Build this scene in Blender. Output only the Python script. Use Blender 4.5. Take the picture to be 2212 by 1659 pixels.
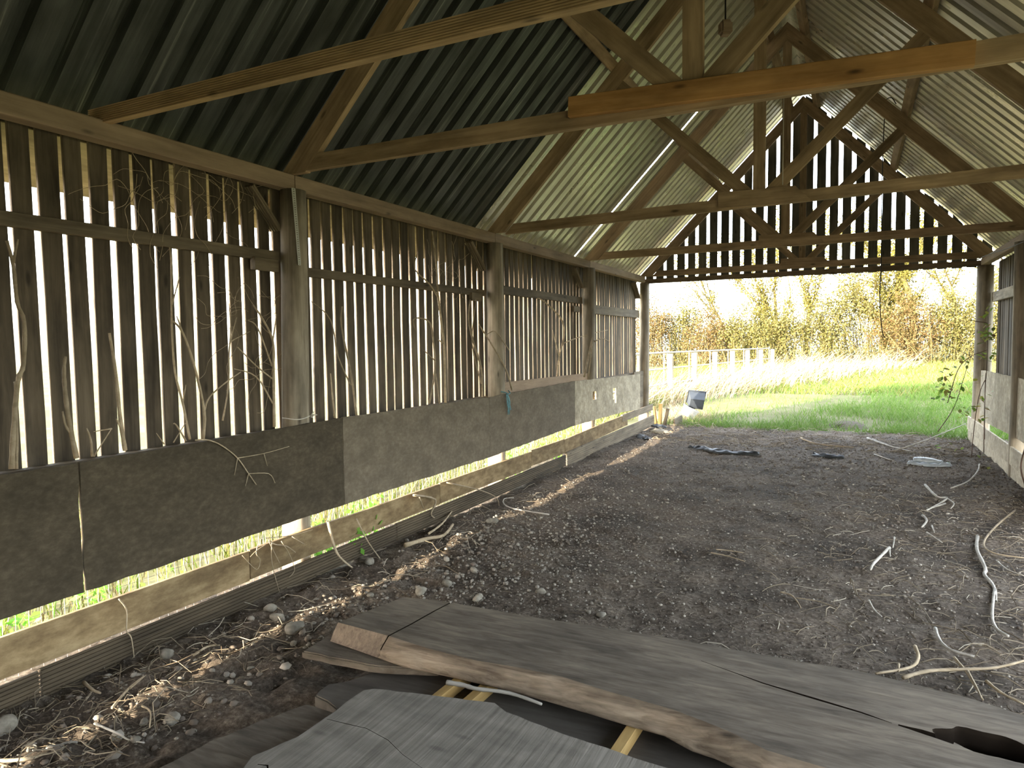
import bpy, bmesh, math, random
import numpy as np
from mathutils import Vector, Matrix

for _o in list(bpy.data.objects):
    bpy.data.objects.remove(_o, do_unlink=True)
scene = bpy.context.scene
COL = scene.collection
random.seed(7)
RNG = np.random.default_rng(7)

# ------------------------------------------------------------------ camera
CAM_POS = Vector((3.5162, -3.7135, 1.6383))
YAW, PITCH, ROLL, FPX = -0.4612, -0.0609, -0.0125, 1490.88
_f = Vector((math.sin(YAW)*math.cos(PITCH), math.cos(YAW)*math.cos(PITCH), math.sin(PITCH)))
_r = Vector((math.cos(YAW), -math.sin(YAW), 0))
_u = _r.cross(_f)
_r2 = _r*math.cos(ROLL) + _u*math.sin(ROLL)
_u2 = _u*math.cos(ROLL) - _r*math.sin(ROLL)
cam_d = bpy.data.cameras.new('camera')
cam_d.sensor_fit = 'HORIZONTAL'; cam_d.sensor_width = 36.0
cam_d.lens = 36.0*FPX/2212.0
cam_d.clip_start = 0.02; cam_d.clip_end = 500
cam = bpy.data.objects.new('camera', cam_d); COL.objects.link(cam)
cam.matrix_world = Matrix(((_r2.x, _u2.x, -_f.x, CAM_POS.x), (_r2.y, _u2.y, -_f.y, CAM_POS.y),
                           (_r2.z, _u2.z, -_f.z, CAM_POS.z), (0, 0, 0, 1)))
scene.camera = cam

# ------------------------------------------------------------------ sky, sun, exposure
SUN_EL = math.radians(15.0)
SUN_DIR = Vector((0.37*math.cos(SUN_EL), 0.929*math.cos(SUN_EL), -math.sin(SUN_EL)))   # way the light travels
world = bpy.data.worlds.new('sky_world'); scene.world = world; world.use_nodes = True
_nt = world.node_tree; _nt.nodes.clear()
_out = _nt.nodes.new('ShaderNodeOutputWorld'); _bg = _nt.nodes.new('ShaderNodeBackground')
_sky = _nt.nodes.new('ShaderNodeTexSky'); _sky.sky_type = 'NISHITA'; _sky.sun_disc = False
_sky.sun_elevation = SUN_EL; _sky.sun_rotation = math.radians(201.7)
_sky.air_density = 1.0; _sky.dust_density = 2.5; _sky.ozone_density = 1.0
_hs = _nt.nodes.new('ShaderNodeHueSaturation'); _hs.inputs['Saturation'].default_value = 0.45
_nt.links.new(_sky.outputs['Color'], _hs.inputs['Color'])
_nt.links.new(_hs.outputs['Color'], _bg.inputs['Color'])
_bg.inputs['Strength'].default_value = 0.55
_nt.links.new(_bg.outputs['Background'], _out.inputs['Surface'])
sun_d = bpy.data.lights.new('sun', 'SUN'); sun_d.energy = 6.5; sun_d.angle = math.radians(0.6); sun_d.color = (1.0, 0.86, 0.66)
sun = bpy.data.objects.new('sun', sun_d); COL.objects.link(sun)
sun.rotation_euler = SUN_DIR.to_track_quat('-Z', 'Y').to_euler(); sun.location = (-20, -45, 15)
scene.view_settings.view_transform = 'Standard'
scene.view_settings.look = 'None'
scene.view_settings.gamma = 1.0
scene.view_settings.use_curve_mapping = False
scene.view_settings.exposure = 2.35

# ------------------------------------------------------------------ node helpers and materials
def new_mat(name):
    m = bpy.data.materials.new(name); m.use_nodes = True
    t = m.node_tree; t.nodes.clear()
    o = t.nodes.new('ShaderNodeOutputMaterial'); b = t.nodes.new('ShaderNodeBsdfPrincipled')
    t.links.new(b.outputs[0], o.inputs[0])
    return m, t, b
def nd(t, kind, ins=None, **props):
    n = t.nodes.new(kind)
    for k, v in props.items(): setattr(n, k, v)
    for k, v in (ins or {}).items():
        if isinstance(v, bpy.types.NodeSocket): t.links.new(v, n.inputs[k])
        else: n.inputs[k].default_value = v
    return n
def ramp(t, fac, stops):
    n = t.nodes.new('ShaderNodeValToRGB'); e = n.color_ramp.elements
    while len(e) < len(stops): e.new(0.5)
    for i, (p, c) in enumerate(stops):
        e[i].position = p; e[i].color = (*c, 1) if len(c) == 3 else c
    t.links.new(fac, n.inputs[0]); return n.outputs[0]
def g(v): return (v, v, v)
def mul(t, a, b, fac=1.0):
    n = nd(t, 'ShaderNodeMix', data_type='RGBA', blend_type='MULTIPLY'); n.inputs[0].default_value = fac
    t.links.new(a, n.inputs[6]); t.links.new(b, n.inputs[7]); return n.outputs[2]
def mixc(t, fac, a, b):
    n = nd(t, 'ShaderNodeMix', data_type='RGBA')
    t.links.new(fac, n.inputs[0])
    for i, v in ((6, a), (7, b)):
        if isinstance(v, bpy.types.NodeSocket): t.links.new(v, n.inputs[i])
        else: n.inputs[i].default_value = (*v, 1)
    return n.outputs[2]
def objvec(t, scale, rnd=True):
    tc = nd(t, 'ShaderNodeTexCoord'); v = tc.outputs['Object']
    if rnd:
        oi = nd(t, 'ShaderNodeObjectInfo')
        m = nd(t, 'ShaderNodeMath', {0: oi.outputs['Random'], 1: 37.0}, operation='MULTIPLY')
        v = nd(t, 'ShaderNodeVectorMath', {0: v, 1: m.outputs[0]}, operation='ADD').outputs[0]
    mp = nd(t, 'ShaderNodeMapping', {'Vector': v, 'Scale': scale})
    return mp.outputs[0]
def rnd_value(t, col, lo, hi):
    oi = nd(t, 'ShaderNodeObjectInfo')
    mr = nd(t, 'ShaderNodeMapRange', {0: oi.outputs['Random'], 3: lo, 4: hi})
    return nd(t, 'ShaderNodeHueSaturation', {'Value': mr.outputs[0], 'Color': col}).outputs[0]
def bump(t, b, h, strength=0.3, dist=0.004):
    n = nd(t, 'ShaderNodeBump', {'Height': h, 'Strength': strength, 'Distance': dist})
    t.links.new(n.outputs[0], b.inputs['Normal'])

def wood(name, dark, light, rough=0.8, grain=(1.3, 26, 26), var=0.22, knots=0.8, stain=0.45, bmp=0.35):
    """grain runs along the local x of every timber; each timber gets its own shade"""
    m, t, b = new_mat(name)
    v = objvec(t, grain)
    n1 = nd(t, 'ShaderNodeTexNoise', {'Vector': v, 'Scale': 1.0, 'Detail': 6.0, 'Roughness': 0.62, 'Distortion': 0.7})
    c = ramp(t, n1.outputs[0], [(0.28, dark), (0.72, light)])
    v2 = objvec(t, (1.6, 4.5, 4.5))
    n2 = nd(t, 'ShaderNodeTexNoise', {'Vector': v2, 'Scale': 1.5, 'Detail': 4.0, 'Roughness': 0.6})
    c = mul(t, c, ramp(t, n2.outputs[0], [(0.3, g(1-stain)), (0.62, g(1.0))]))
    if knots:
        v3 = objvec(t, (2.6, 8, 8))
        vo = nd(t, 'ShaderNodeTexVoronoi', {'Vector': v3, 'Scale': 1.0})
        c = mul(t, c, ramp(t, vo.outputs['Distance'], [(0.05, g(0.25)), (0.13, g(1.0))]), knots)
    c = rnd_value(t, c, 1-var, 1+var)
    t.links.new(c, b.inputs['Base Color'])
    b.inputs['Roughness'].default_value = rough
    b.inputs['Specular IOR Level'].default_value = 0.25
    bump(t, b, n1.outputs[0], bmp, 0.004)
    return m

def mottled(name, cols, scale=8, rough=0.9, detail=8, bmp=0.3, dist=0.004, var=0.0, spec=0.2, stretch=(1, 1, 1), patch=0.62):
    m, t, b = new_mat(name)
    v = objvec(t, stretch)
    n1 = nd(t, 'ShaderNodeTexNoise', {'Vector': v, 'Scale': scale, 'Detail': detail, 'Roughness': 0.68})
    st = [(0.3+0.4*i/max(1, len(cols)-1), c) for i, c in enumerate(cols)]
    c = ramp(t, n1.outputs[0], st)
    n2 = nd(t, 'ShaderNodeTexNoise', {'Vector': v, 'Scale': scale*0.22, 'Detail': 3.0})
    c = mul(t, c, ramp(t, n2.outputs[0], [(0.3, g(patch)), (0.65, g(1.0))]))
    if var: c = rnd_value(t, c, 1-var, 1+var)
    t.links.new(c, b.inputs['Base Color']); b.inputs['Roughness'].default_value = rough
    b.inputs['Specular IOR Level'].default_value = spec
    bump(t, b, n1.outputs[0], bmp, dist)
    return m

def sheet_metal(name, cols, metallic, rough, streak=0.5):
    m, t, b = new_mat(name)
    v = objvec(t, (0.5, 22, 22))
    n1 = nd(t, 'ShaderNodeTexNoise', {'Vector': v, 'Scale': 1.2, 'Detail': 7.0, 'Roughness': 0.7, 'Distortion': 0.4})
    c = ramp(t, n1.outputs[0], [(0.32, cols[0]), (0.58, cols[1]), (0.72, cols[2])])
    v2 = objvec(t, (2.0, 5, 5))
    n2 = nd(t, 'ShaderNodeTexNoise', {'Vector': v2, 'Scale': 1.3, 'Detail': 5.0})
    c = mul(t, c, ramp(t, n2.outputs[0], [(0.32, g(1-streak)), (0.6, g(1.0))]))
    c = rnd_value(t, c, 0.88, 1.1)
    t.links.new(c, b.inputs['Base Color']); b.inputs['Metallic'].default_value = metallic
    rr = ramp(t, n2.outputs[0], [(0.3, g(rough+0.14)), (0.7, g(rough-0.06))])
    t.links.new(rr, b.inputs['Roughness'])
    bump(t, b, n2.outputs[0], 0.15, 0.004)
    return m

def leafy(name, cols, rough=0.6, trans=0.0):
    m, t, b = new_mat(name)
    gm = nd(t, 'ShaderNodeNewGeometry')
    c = ramp(t, gm.outputs['Random Per Island'], [(i/max(1, len(cols)-1), c) for i, c in enumerate(cols)])
    t.links.new(c, b.inputs['Base Color']); b.inputs['Roughness'].default_value = rough
    b.inputs['Specular IOR Level'].default_value = 0.2
    if trans:
        o = [n for n in t.nodes if n.type == 'OUTPUT_MATERIAL'][0]
        tr = nd(t, 'ShaderNodeBsdfTranslucent'); t.links.new(c, tr.inputs[0])
        mx = nd(t, 'ShaderNodeMixShader', {0: trans}); t.links.new(b.outputs[0], mx.inputs[1]); t.links.new(tr.outputs[0], mx.inputs[2])
        t.links.new(mx.outputs[0], o.inputs[0])
    return m

def plain(name, col, rough=0.6, metallic=0.0, spec=0.3):
    m, t, b = new_mat(name)
    v = objvec(t, (1, 1, 1)); n1 = nd(t, 'ShaderNodeTexNoise', {'Vector': v, 'Scale': 14.0, 'Detail': 5.0})
    c = ramp(t, n1.outputs[0], [(0.3, tuple(x*0.72 for x in col)), (0.7, col)])
    t.links.new(c, b.inputs['Base Color'])
    b.inputs['Roughness'].default_value = rough; b.inputs['Metallic'].default_value = metallic
    b.inputs['Specular IOR Level'].default_value = spec
    return m

M = {}
M['truss'] = wood('truss_pine', (0.30, 0.205, 0.115), (0.52, 0.38, 0.23), var=0.14)
M['splice'] = wood('splice_pine', (0.44, 0.225, 0.075), (0.66, 0.38, 0.15), var=0.05, knots=1.0)
M['eave'] = wood('eave_board', (0.42, 0.36, 0.22), (0.66, 0.58, 0.38), var=0.1)
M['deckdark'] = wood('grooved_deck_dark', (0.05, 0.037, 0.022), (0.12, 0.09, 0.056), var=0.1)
M['plate'] = wood('plate_pine', (0.25, 0.18, 0.12), (0.39, 0.29, 0.20), var=0.12, stain=0.3)
M['rail'] = wood('rail_pine', (0.11, 0.085, 0.055), (0.23, 0.185, 0.125), var=0.14)
M['slat'] = wood('slat_pine', (0.062, 0.047, 0.030), (0.165, 0.13, 0.088), var=0.3, stain=0.55)
M['gable'] = wood('gable_board', (0.085, 0.08, 0.062), (0.16, 0.15, 0.11), var=0.25)
M['lintel'] = wood('lintel_board', (0.14, 0.10, 0.06), (0.25, 0.19, 0.12), var=0.15)
M['log'] = wood('weathered_log', (0.18, 0.145, 0.10), (0.44, 0.38, 0.285), grain=(0.9, 17, 17), var=0.12, stain=0.5, bmp=0.6)
M['deck'] = wood('grooved_deck', (0.44, 0.30, 0.155), (0.66, 0.48, 0.27), var=0.06)
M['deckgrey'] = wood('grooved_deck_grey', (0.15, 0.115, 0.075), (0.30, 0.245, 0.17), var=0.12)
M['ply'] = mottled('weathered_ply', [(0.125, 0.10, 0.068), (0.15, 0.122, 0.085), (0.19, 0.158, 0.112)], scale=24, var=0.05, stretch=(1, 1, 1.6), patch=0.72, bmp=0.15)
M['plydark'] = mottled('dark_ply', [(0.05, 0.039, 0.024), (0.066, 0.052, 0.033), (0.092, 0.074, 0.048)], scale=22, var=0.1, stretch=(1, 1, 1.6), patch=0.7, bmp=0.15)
M['osb'] = mottled('weathered_osb', [(0.30, 0.25, 0.17), (0.42, 0.36, 0.26), (0.58, 0.51, 0.39)], scale=22, var=0.04)
M['kick'] = mottled('kick_board_ply', [(0.12, 0.08, 0.04), (0.22, 0.155, 0.08), (0.34, 0.255, 0.14)], scale=13, var=0.1, stretch=(0.5, 1, 1.2))
M['slab'] = wood('grey_slab_top', (0.085, 0.067, 0.047), (0.205, 0.17, 0.128), grain=(5.0, 30, 30), var=0.06, knots=0.3, stain=0.5)
M['slabpale'] = wood('pale_slab', (0.15, 0.135, 0.11), (0.285, 0.26, 0.22), grain=(60, 2.2, 2.2), var=0.05, knots=0.35, stain=0.35, bmp=0.5)
M['bark'] = wood('debarked_edge', (0.13, 0.092, 0.06), (0.43, 0.34, 0.245), grain=(3.0, 34, 34), var=0.02, knots=0.9, stain=0.6, bmp=1.0)
M['basedark'] = wood('dark_base_slab', (0.07, 0.06, 0.05), (0.14, 0.125, 0.105), grain=(1.2, 14, 14), var=0.1)
M['endgrain'] = wood('sawn_end', (0.14, 0.10, 0.07), (0.31, 0.24, 0.175), grain=(55, 55, 3), var=0.02, knots=0, stain=0.35, bmp=0.6)
M['batten'] = wood('yellow_batten', (0.40, 0.25, 0.085), (0.60, 0.41, 0.165), var=0.06)
M['tin_dark'] = sheet_metal('dark_box_sheet', [(0.07, 0.078, 0.072), (0.12, 0.13, 0.12), (0.42, 0.43, 0.39)], 0.3, 0.42, 0.5)
M['tin'] = sheet_metal('galvanised_sheet', [(0.60, 0.57, 0.48), (0.74, 0.71, 0.61), (0.86, 0.83, 0.73)], 0.6, 0.30, 0.15)
M['tin_green'] = sheet_metal('green_box_sheet', [(0.11, 0.145, 0.06), (0.17, 0.21, 0.09), (0.24, 0.28, 0.14)], 0.1, 0.5, 0.3)
M['steel'] = plain('galvanised_tube', (0.35, 0.35, 0.33), 0.45, 0.7)
M['strap'] = plain('zinc_strap', (0.50, 0.50, 0.45), 0.5, 0.4)
M['black'] = plain('black_plastic', (0.02, 0.02, 0.021), 0.45)
M['cable'] = plain('dark_cable', (0.025, 0.022, 0.02), 0.6)
M['string'] = plain('pale_string', (0.62, 0.58, 0.50), 0.9)
M['twine'] = plain('blue_twine', (0.16, 0.33, 0.36), 0.8)
M['bin'] = plain('grey_plastic', (0.035, 0.042, 0.052), 0.5)
M['binlight'] = plain('pale_plastic', (0.30, 0.32, 0.33), 0.5)
M['pipe'] = plain('blue_grey_plastic', (0.36, 0.40, 0.42), 0.4)
M['rubbish'] = plain('black_sheet', (0.025, 0.027, 0.026), 0.5)
M['stalk'] = wood('dead_stalk', (0.26, 0.20, 0.12), (0.48, 0.39, 0.27), grain=(3, 20, 20), var=0.2, knots=0, stain=0.3)
M['whitestalk'] = wood('bleached_stalk', (0.32, 0.29, 0.245), (0.54, 0.51, 0.445), grain=(3, 20, 20), var=0.12, knots=0, stain=0.3)
M['bramble'] = plain('bramble_stem', (0.11, 0.065, 0.045), 0.7)
M['crack'] = plain('crack_shade', (0.018, 0.013, 0.009), 0.9, 0, 0.05)  # near-black colour carries the shade inside the cuts and knot hole
M['mud'] = plain('wet_mud', (0.07, 0.055, 0.038), 0.9, 0, 0.08)
M['stone'] = mottled('chalky_stone', [(0.15, 0.13, 0.10), (0.25, 0.225, 0.18), (0.36, 0.33, 0.27)], scale=20, var=0.25)
M['clod'] = leafy('soil_clods', [(0.07, 0.055, 0.043), (0.13, 0.105, 0.083), (0.20, 0.168, 0.135), (0.10, 0.08, 0.063), (0.38, 0.345, 0.285), (0.09, 0.072, 0.057)], rough=0.95)
M['gravel'] = leafy('grey_gravel', [(0.085, 0.07, 0.055), (0.14, 0.12, 0.096), (0.20, 0.18, 0.148), (0.27, 0.245, 0.205), (0.10, 0.08, 0.06)], rough=0.9)
M['straw'] = leafy('loose_straw', [(0.10, 0.075, 0.05), (0.19, 0.15, 0.10), (0.30, 0.25, 0.18), (0.13, 0.10, 0.065), (0.46, 0.41, 0.32)], rough=0.85)
M['grass'] = leafy('green_grass', [(0.06, 0.122, 0.015), (0.09, 0.168, 0.02), (0.135, 0.215, 0.045), (0.078, 0.15, 0.028), (0.19, 0.235, 0.09)], trans=0.35)
M['fieldgrass'] = leafy('sunlit_grass', [(0.07, 0.12, 0.014), (0.105, 0.14, 0.02), (0.14, 0.14, 0.037), (0.18, 0.15, 0.07)], trans=0.3)
M['reed'] = leafy('dry_reeds', [(0.14, 0.11, 0.06), (0.22, 0.185, 0.12), (0.30, 0.265, 0.20), (0.16, 0.115, 0.055)], rough=0.8)
M['nettle'] = leafy('nettle_leaf', [(0.14, 0.34, 0.04), (0.22, 0.46, 0.07), (0.30, 0.52, 0.12)], trans=0.4)
M['brleaf'] = leafy('bramble_leaf', [(0.10, 0.20, 0.035), (0.26, 0.34, 0.07), (0.16, 0.15, 0.05), (0.40, 0.42, 0.10)], trans=0.35)
M['hedge'] = leafy('hedge_leaf', [(0.06, 0.062, 0.014), (0.10, 0.092, 0.022), (0.125, 0.105, 0.032), (0.05, 0.055, 0.014), (0.15, 0.13, 0.05)], trans=0.35)
M['hedgered'] = leafy('russet_leaf', [(0.085, 0.05, 0.016), (0.11, 0.07, 0.028), (0.07, 0.06, 0.016), (0.13, 0.09, 0.04)], trans=0.35)
M['ivy'] = leafy('ivy_leaf', [(0.06, 0.058, 0.009), (0.10, 0.088, 0.014), (0.13, 0.105, 0.018), (0.04, 0.042, 0.009)], trans=0.3)
M['trunk'] = mottled('tree_bark', [(0.05, 0.04, 0.016), (0.09, 0.075, 0.028), (0.12, 0.10, 0.04)], scale=9)
def soil_mat():
    m, t, b = new_mat('barn_soil')
    v = objvec(t, (1, 1, 1), False)
    n1 = nd(t, 'ShaderNodeTexNoise', {'Vector': v, 'Scale': 34.0, 'Detail': 9.0, 'Roughness': 0.75})
    c = ramp(t, n1.outputs[0], [(0.30, (0.035, 0.026, 0.019)), (0.47, (0.105, 0.083, 0.062)), (0.59, (0.185, 0.15, 0.115)), (0.72, (0.37, 0.315, 0.25))])
    n2 = nd(t, 'ShaderNodeTexNoise', {'Vector': v, 'Scale': 1.6, 'Detail': 4.0})
    c = mul(t, c, ramp(t, n2.outputs[0], [(0.34, g(0.5)), (0.64, g(1.2))]))
    t.links.new(c, b.inputs['Base Color']); b.inputs['Roughness'].default_value = 0.95
    b.inputs['Specular IOR Level'].default_value = 0.15
    bump(t, b, n1.outputs[0], 0.8, 0.012)
    return m
M['soil'] = soil_mat()
M['field'] = mottled('field_ground', [(0.09, 0.08, 0.035), (0.13, 0.13, 0.05), (0.20, 0.175, 0.11)], scale=0.9, rough=0.95)
M['yard'] = mottled('trodden_turf', [(0.075, 0.07, 0.03), (0.13, 0.15, 0.05), (0.22, 0.19, 0.11)], scale=3.0, rough=0.95)

# ------------------------------------------------------------------ object helpers
LOC = {}
def link(name, me, mat=None, parent=None, mw=None):
    o = bpy.data.objects.new(name, me); COL.objects.link(o)
    if mat is not None and me is not None and len(me.materials) == 0: me.materials.append(mat)
    mw = mw if mw is not None else Matrix.Identity(4)
    if parent is not None:
        o.parent = parent
        o.matrix_basis = LOC[parent.name].inverted() @ mw
    else:
        o.matrix_basis = mw
    LOC[o.name] = mw
    return o
def tag(o, label=None, cat=None, group=None, kind=None):
    for k, v in (('label', label), ('category', cat), ('group', group), ('kind', kind)):
        if v: o[k] = v
    return o
def thing(name, loc, label, cat, group=None):
    return tag(link(name, None, None, None, Matrix.Translation(loc)), label, cat, group)
def struct(name, loc=(0, 0, 0)):
    return tag(link(name, None, None, None, Matrix.Translation(loc)), kind='structure')
def basis(p0, p1, up=(0, 0, 1)):
    p0, p1, up = Vector(p0), Vector(p1), Vector(up)
    x = (p1-p0).normalized(); y = up.cross(x)
    if y.length < 1e-4: y = Vector((0, 1, 0)).cross(x)
    y.normalize(); z = x.cross(y)
    c = (p0+p1)/2
    return Matrix(((x.x, y.x, z.x, c.x), (x.y, y.y, z.y, c.y), (x.z, y.z, z.z, c.z), (0, 0, 0, 1)))
def mesh_np(name, V, F, smooth=False):
    me = bpy.data.meshes.new(name)
    me.from_pydata([tuple(v) for v in V], [], [tuple(f) for f in F]); me.update()
    if smooth: me.shade_smooth()
    return me
def box_mesh(name, L, w, h, ch=0.004, waney=0.0, seed=0, segs=1, sag=0.0):
    """a sawn timber along local x with chamfered arrises; optional waviness"""
    rn = random.Random(seed)
    V, F = [], []
    ch = min(ch, w*0.3, h*0.3)
    prof = [(-w/2+ch, -h/2), (w/2-ch, -h/2), (w/2, -h/2+ch), (w/2, h/2-ch), (w/2-ch, h/2), (-w/2+ch, h/2), (-w/2, h/2-ch), (-w/2, -h/2+ch)]
    n = len(prof)
    for i in range(segs+1):
        x = -L/2 + L*i/segs
        dy, dz = (rn.uniform(-waney, waney), rn.uniform(-waney, waney)) if 0 < i < segs else (0, 0)
        dz -= sag*4*(i/segs)*(1-i/segs)
        for (a, b_) in prof: V.append((x, a+dy, b_+dz))
    for i in range(segs):
        for k in range(n):
            a = i*n+k; b_ = i*n+(k+1) % n
            F.append((a, b_, b_+n, a+n))
    F.append(tuple(reversed(range(n)))); F.append(tuple(range(segs*n, segs*n+n)))
    return mesh_np(name, V, F)
def beam(name, p0, p1, w, h, mat, parent=None, up=(0, 0, 1), ch=0.004, waney=0.0, segs=1, sag=0.0, seed=0):
    L = (Vector(p1)-Vector(p0)).length
    me = box_mesh(name, L, w, h, ch, waney, seed, segs, sag)
    return link(name, me, mat, parent, basis(p0, p1, up))
def grooved_mesh(name, L, t, h, n=8, depth=0.008, both=False):
    """decking profile: grooves run along local x on the +y and -y faces"""
    prof = [(-t/2, -h/2)]
    def face(y, s, order):
        pts = []
        pitch = h/n
        for k in range(n):
            z0 = -h/2 + pitch*k
            pts += [(y, z0+pitch*0.15), (y, z0+pitch*0.62), (y-s*depth, z0+pitch*0.70), (y-s*depth, z0+pitch*0.98)]
        return pts if order else pts[::-1]
    prof = face(t/2, 1, True) + face(-t/2, -1, False)
    V = [(-L/2, a, b_) for a, b_ in prof] + [(L/2, a, b_) for a, b_ in prof]
    m = len(prof)
    F = [(k, (k+1) % m, (k+1) % m+m, k+m) for k in range(m)] + [tuple(reversed(range(m))), tuple(range(m, 2*m))]
    return mesh_np(name, V, F)
def deck_board(name, p0, p1, t, h, mat, parent=None, n=8, up=(0, 0, 1)):
    L = (Vector(p1)-Vector(p0)).length
    return link(name, grooved_mesh(name, L, t, h, n), mat, parent, basis(p0, p1, up))

class MB:
    """collects shapes for ONE part"""
    def __init__(s): s.v = []; s.f = []
    def add(s, V, F):
        o = len(s.v); s.v += [tuple(x) for x in V]; s.f += [tuple(i+o for i in f) for f in F]
    def tube(s, pts, r, n=6, cap=True):
        pts = [Vector(p) for p in pts]; m = len(pts)
        rr = r if isinstance(r, (list, tuple)) else [r]*m
        o = len(s.v); ref = Vector((0.31, 0.17, 0.93))
        for i, p in enumerate(pts):
            d = (pts[min(i+1, m-1)]-pts[max(i-1, 0)]).normalized()
            a = d.cross(ref)
            if a.length < 1e-3: a = d.cross(Vector((1, 0, 0)))
            a.normalize(); b_ = d.cross(a)
            for k in range(n):
                q = 2*math.pi*k/n
                s.v.append(tuple(p + (a*math.cos(q)+b_*math.sin(q))*rr[i]))
        for i in range(m-1):
            for k in range(n):
                a = o+i*n+k; b_ = o+i*n+(k+1) % n
                s.f.append((a, b_, b_+n, a+n))
        if cap:
            s.f.append(tuple(o+k for k in reversed(range(n)))); s.f.append(tuple(o+(m-1)*n+k for k in range(n)))
    def box(s, c, d, rot=None):
        V = [Vector((sx*d[0]/2, sy*d[1]/2, sz*d[2]/2)) for sx in (-1, 1) for sy in (-1, 1) for sz in (-1, 1)]
        if rot is not None: V = [rot @ v for v in V]
        s.add([v+Vector(c) for v in V], [(0, 1, 3, 2), (4, 6, 7, 5), (0, 4, 5, 1), (2, 3, 7, 6), (0, 2, 6, 4), (1, 5, 7, 3)])
    def build(s, name, mat, parent=None, smooth=False, origin=None):
        V = s.v; mw = None
        if origin is not None:
            V = [(a-origin[0], b_-origin[1], c-origin[2]) for a, b_, c in V]; mw = Matrix.Translation(origin)
        elif parent is not None:
            l = LOC[parent.name].translation; V = [(a-l.x, b_-l.y, c-l.z) for a, b_, c in V]; mw = Matrix.Translation(l)
        return link(name, mesh_np(name, V, s.f, smooth), mat, parent, mw)
def smooth_path(pts, k=4):
    """Catmull-Rom through the points"""
    P = [Vector(p) for p in pts]
    if len(P) < 3: return [P[0].lerp(P[-1], i/k) for i in range(k+1)]
    out = []
    for i in range(len(P)-1):
        a, b_, c, d = P[max(i-1, 0)], P[i], P[i+1], P[min(i+2, len(P)-1)]
        for j in range(k):
            t = j/k
            out.append(0.5*((2*b_)+(c-a)*t+(2*a-5*b_+4*c-d)*t*t+(3*b_-a-3*c+d)*t**3))
    out.append(P[-1]); return out
def vnoise(X, Y, cell, seed):
    r = np.random.default_rng(seed); L = r.random((256, 256))
    x = X/cell; y = Y/cell; xi = np.floor(x).astype(int); yi = np.floor(y).astype(int)
    fx = x-xi; fy = y-yi; fx = fx*fx*(3-2*fx); fy = fy*fy*(3-2*fy)
    a = L[xi % 256, yi % 256]; b_ = L[(xi+1) % 256, yi % 256]; c = L[xi % 256, (yi+1) % 256]; d = L[(xi+1) % 256, (yi+1) % 256]
    return (a*(1-fx)+b_*fx)*(1-fy)+(c*(1-fx)+d*fx)*fy - 0.5
def blades(name, P, H, wid, lean, mat, parent=None, segs=2, heading=None, stuff=True, lie=None):
    """grass, straw and reed strips; P (n,3), H heights, lean = sideways reach as a share of height"""
    n = len(P); ang = RNG.random(n)*2*np.pi if heading is None else heading
    turn = RNG.random(n)*2*np.pi
    dx, dy = np.cos(ang), np.sin(ang); wx, wy = np.cos(turn), np.sin(turn)
    V = []
    for i in range(segs+1):
        t = i/segs; w = wid*(1-t*0.85) if i < segs else wid*0.06
        cx = P[:, 0]+dx*lean*H*t**1.7; cy = P[:, 1]+dy*lean*H*t**1.7; cz = P[:, 2]+H*(t-0.25*lean*t*t)
        V.append(np.stack([cx-wx*w, cy-wy*w, cz], 1)); V.append(np.stack([cx+wx*w, cy+wy*w, cz], 1))
    V = np.stack(V, 1).reshape(-1, 3); m = 2*(segs+1)
    base = (np.arange(n)*m)[:, None]
    F = np.concatenate([base+np.array([[2*i, 2*i+1, 2*i+3, 2*i+2]]) for i in range(segs)], 0)
    me = bpy.data.meshes.new(name); nv, nf = len(V), len(F)
    me.vertices.add(nv); me.vertices.foreach_set('co', V.astype(np.float32).ravel())
    me.loops.add(nf*4); me.loops.foreach_set('vertex_index', F.astype(np.int32).ravel())
    me.polygons.add(nf); me.polygons.foreach_set('loop_start', np.arange(0, nf*4, 4, dtype=np.int32))
    me.update(calc_edges=True); me.validate()
    o = link(name, me, mat, parent)
    if stuff: o['kind'] = 'stuff'
    return o
def scatter_quads(P, size, seed=0):
    """small leaf quads of random facing: returns V, F"""
    r = np.random.default_rng(seed); n = len(P)
    a = r.normal(size=(n, 3)); a /= np.linalg.norm(a, axis=1)[:, None]
    b_ = np.cross(a, r.normal(size=(n, 3))); b_ /= np.linalg.norm(b_, axis=1)[:, None]
    s = (size if np.ndim(size) else np.full(n, size))*(0.6+0.8*r.random(n))
    a *= s[:, None]; b_ *= (s*0.62)[:, None]
    V = np.stack([P-a, P-b_*0.9, P+a, P+b_*0.9], 1).reshape(-1, 3)
    F = np.arange(n*4).reshape(-1, 4)
    return V, F
def np_obj(name, V, F, mat, parent=None, smooth=False):
    k = F.shape[1]; me = bpy.data.meshes.new(name); nf = len(F)
    if parent is not None:
        l = LOC[parent.name].translation; V = V-np.array([l.x, l.y, l.z]); mw = Matrix.Translation(l)
    else: mw = None
    me.vertices.add(len(V)); me.vertices.foreach_set('co', V.astype(np.float32).ravel())
    me.loops.add(nf*k); me.loops.foreach_set('vertex_index', F.astype(np.int32).ravel())
    me.polygons.add(nf); me.polygons.foreach_set('loop_start', np.arange(0, nf*k, k, dtype=np.int32))
    me.update(calc_edges=True)
    if smooth: me.shade_smooth()
    return link(name, me, mat, parent, mw)
_t = (1+5**0.5)/2
ICO_V = np.array([(-1, _t, 0), (1, _t, 0), (-1, -_t, 0), (1, -_t, 0), (0, -1, _t), (0, 1, _t), (0, -1, -_t), (0, 1, -_t), (_t, 0, -1), (_t, 0, 1), (-_t, 0, -1), (-_t, 0, 1)])/(1+_t*_t)**0.5
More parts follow.
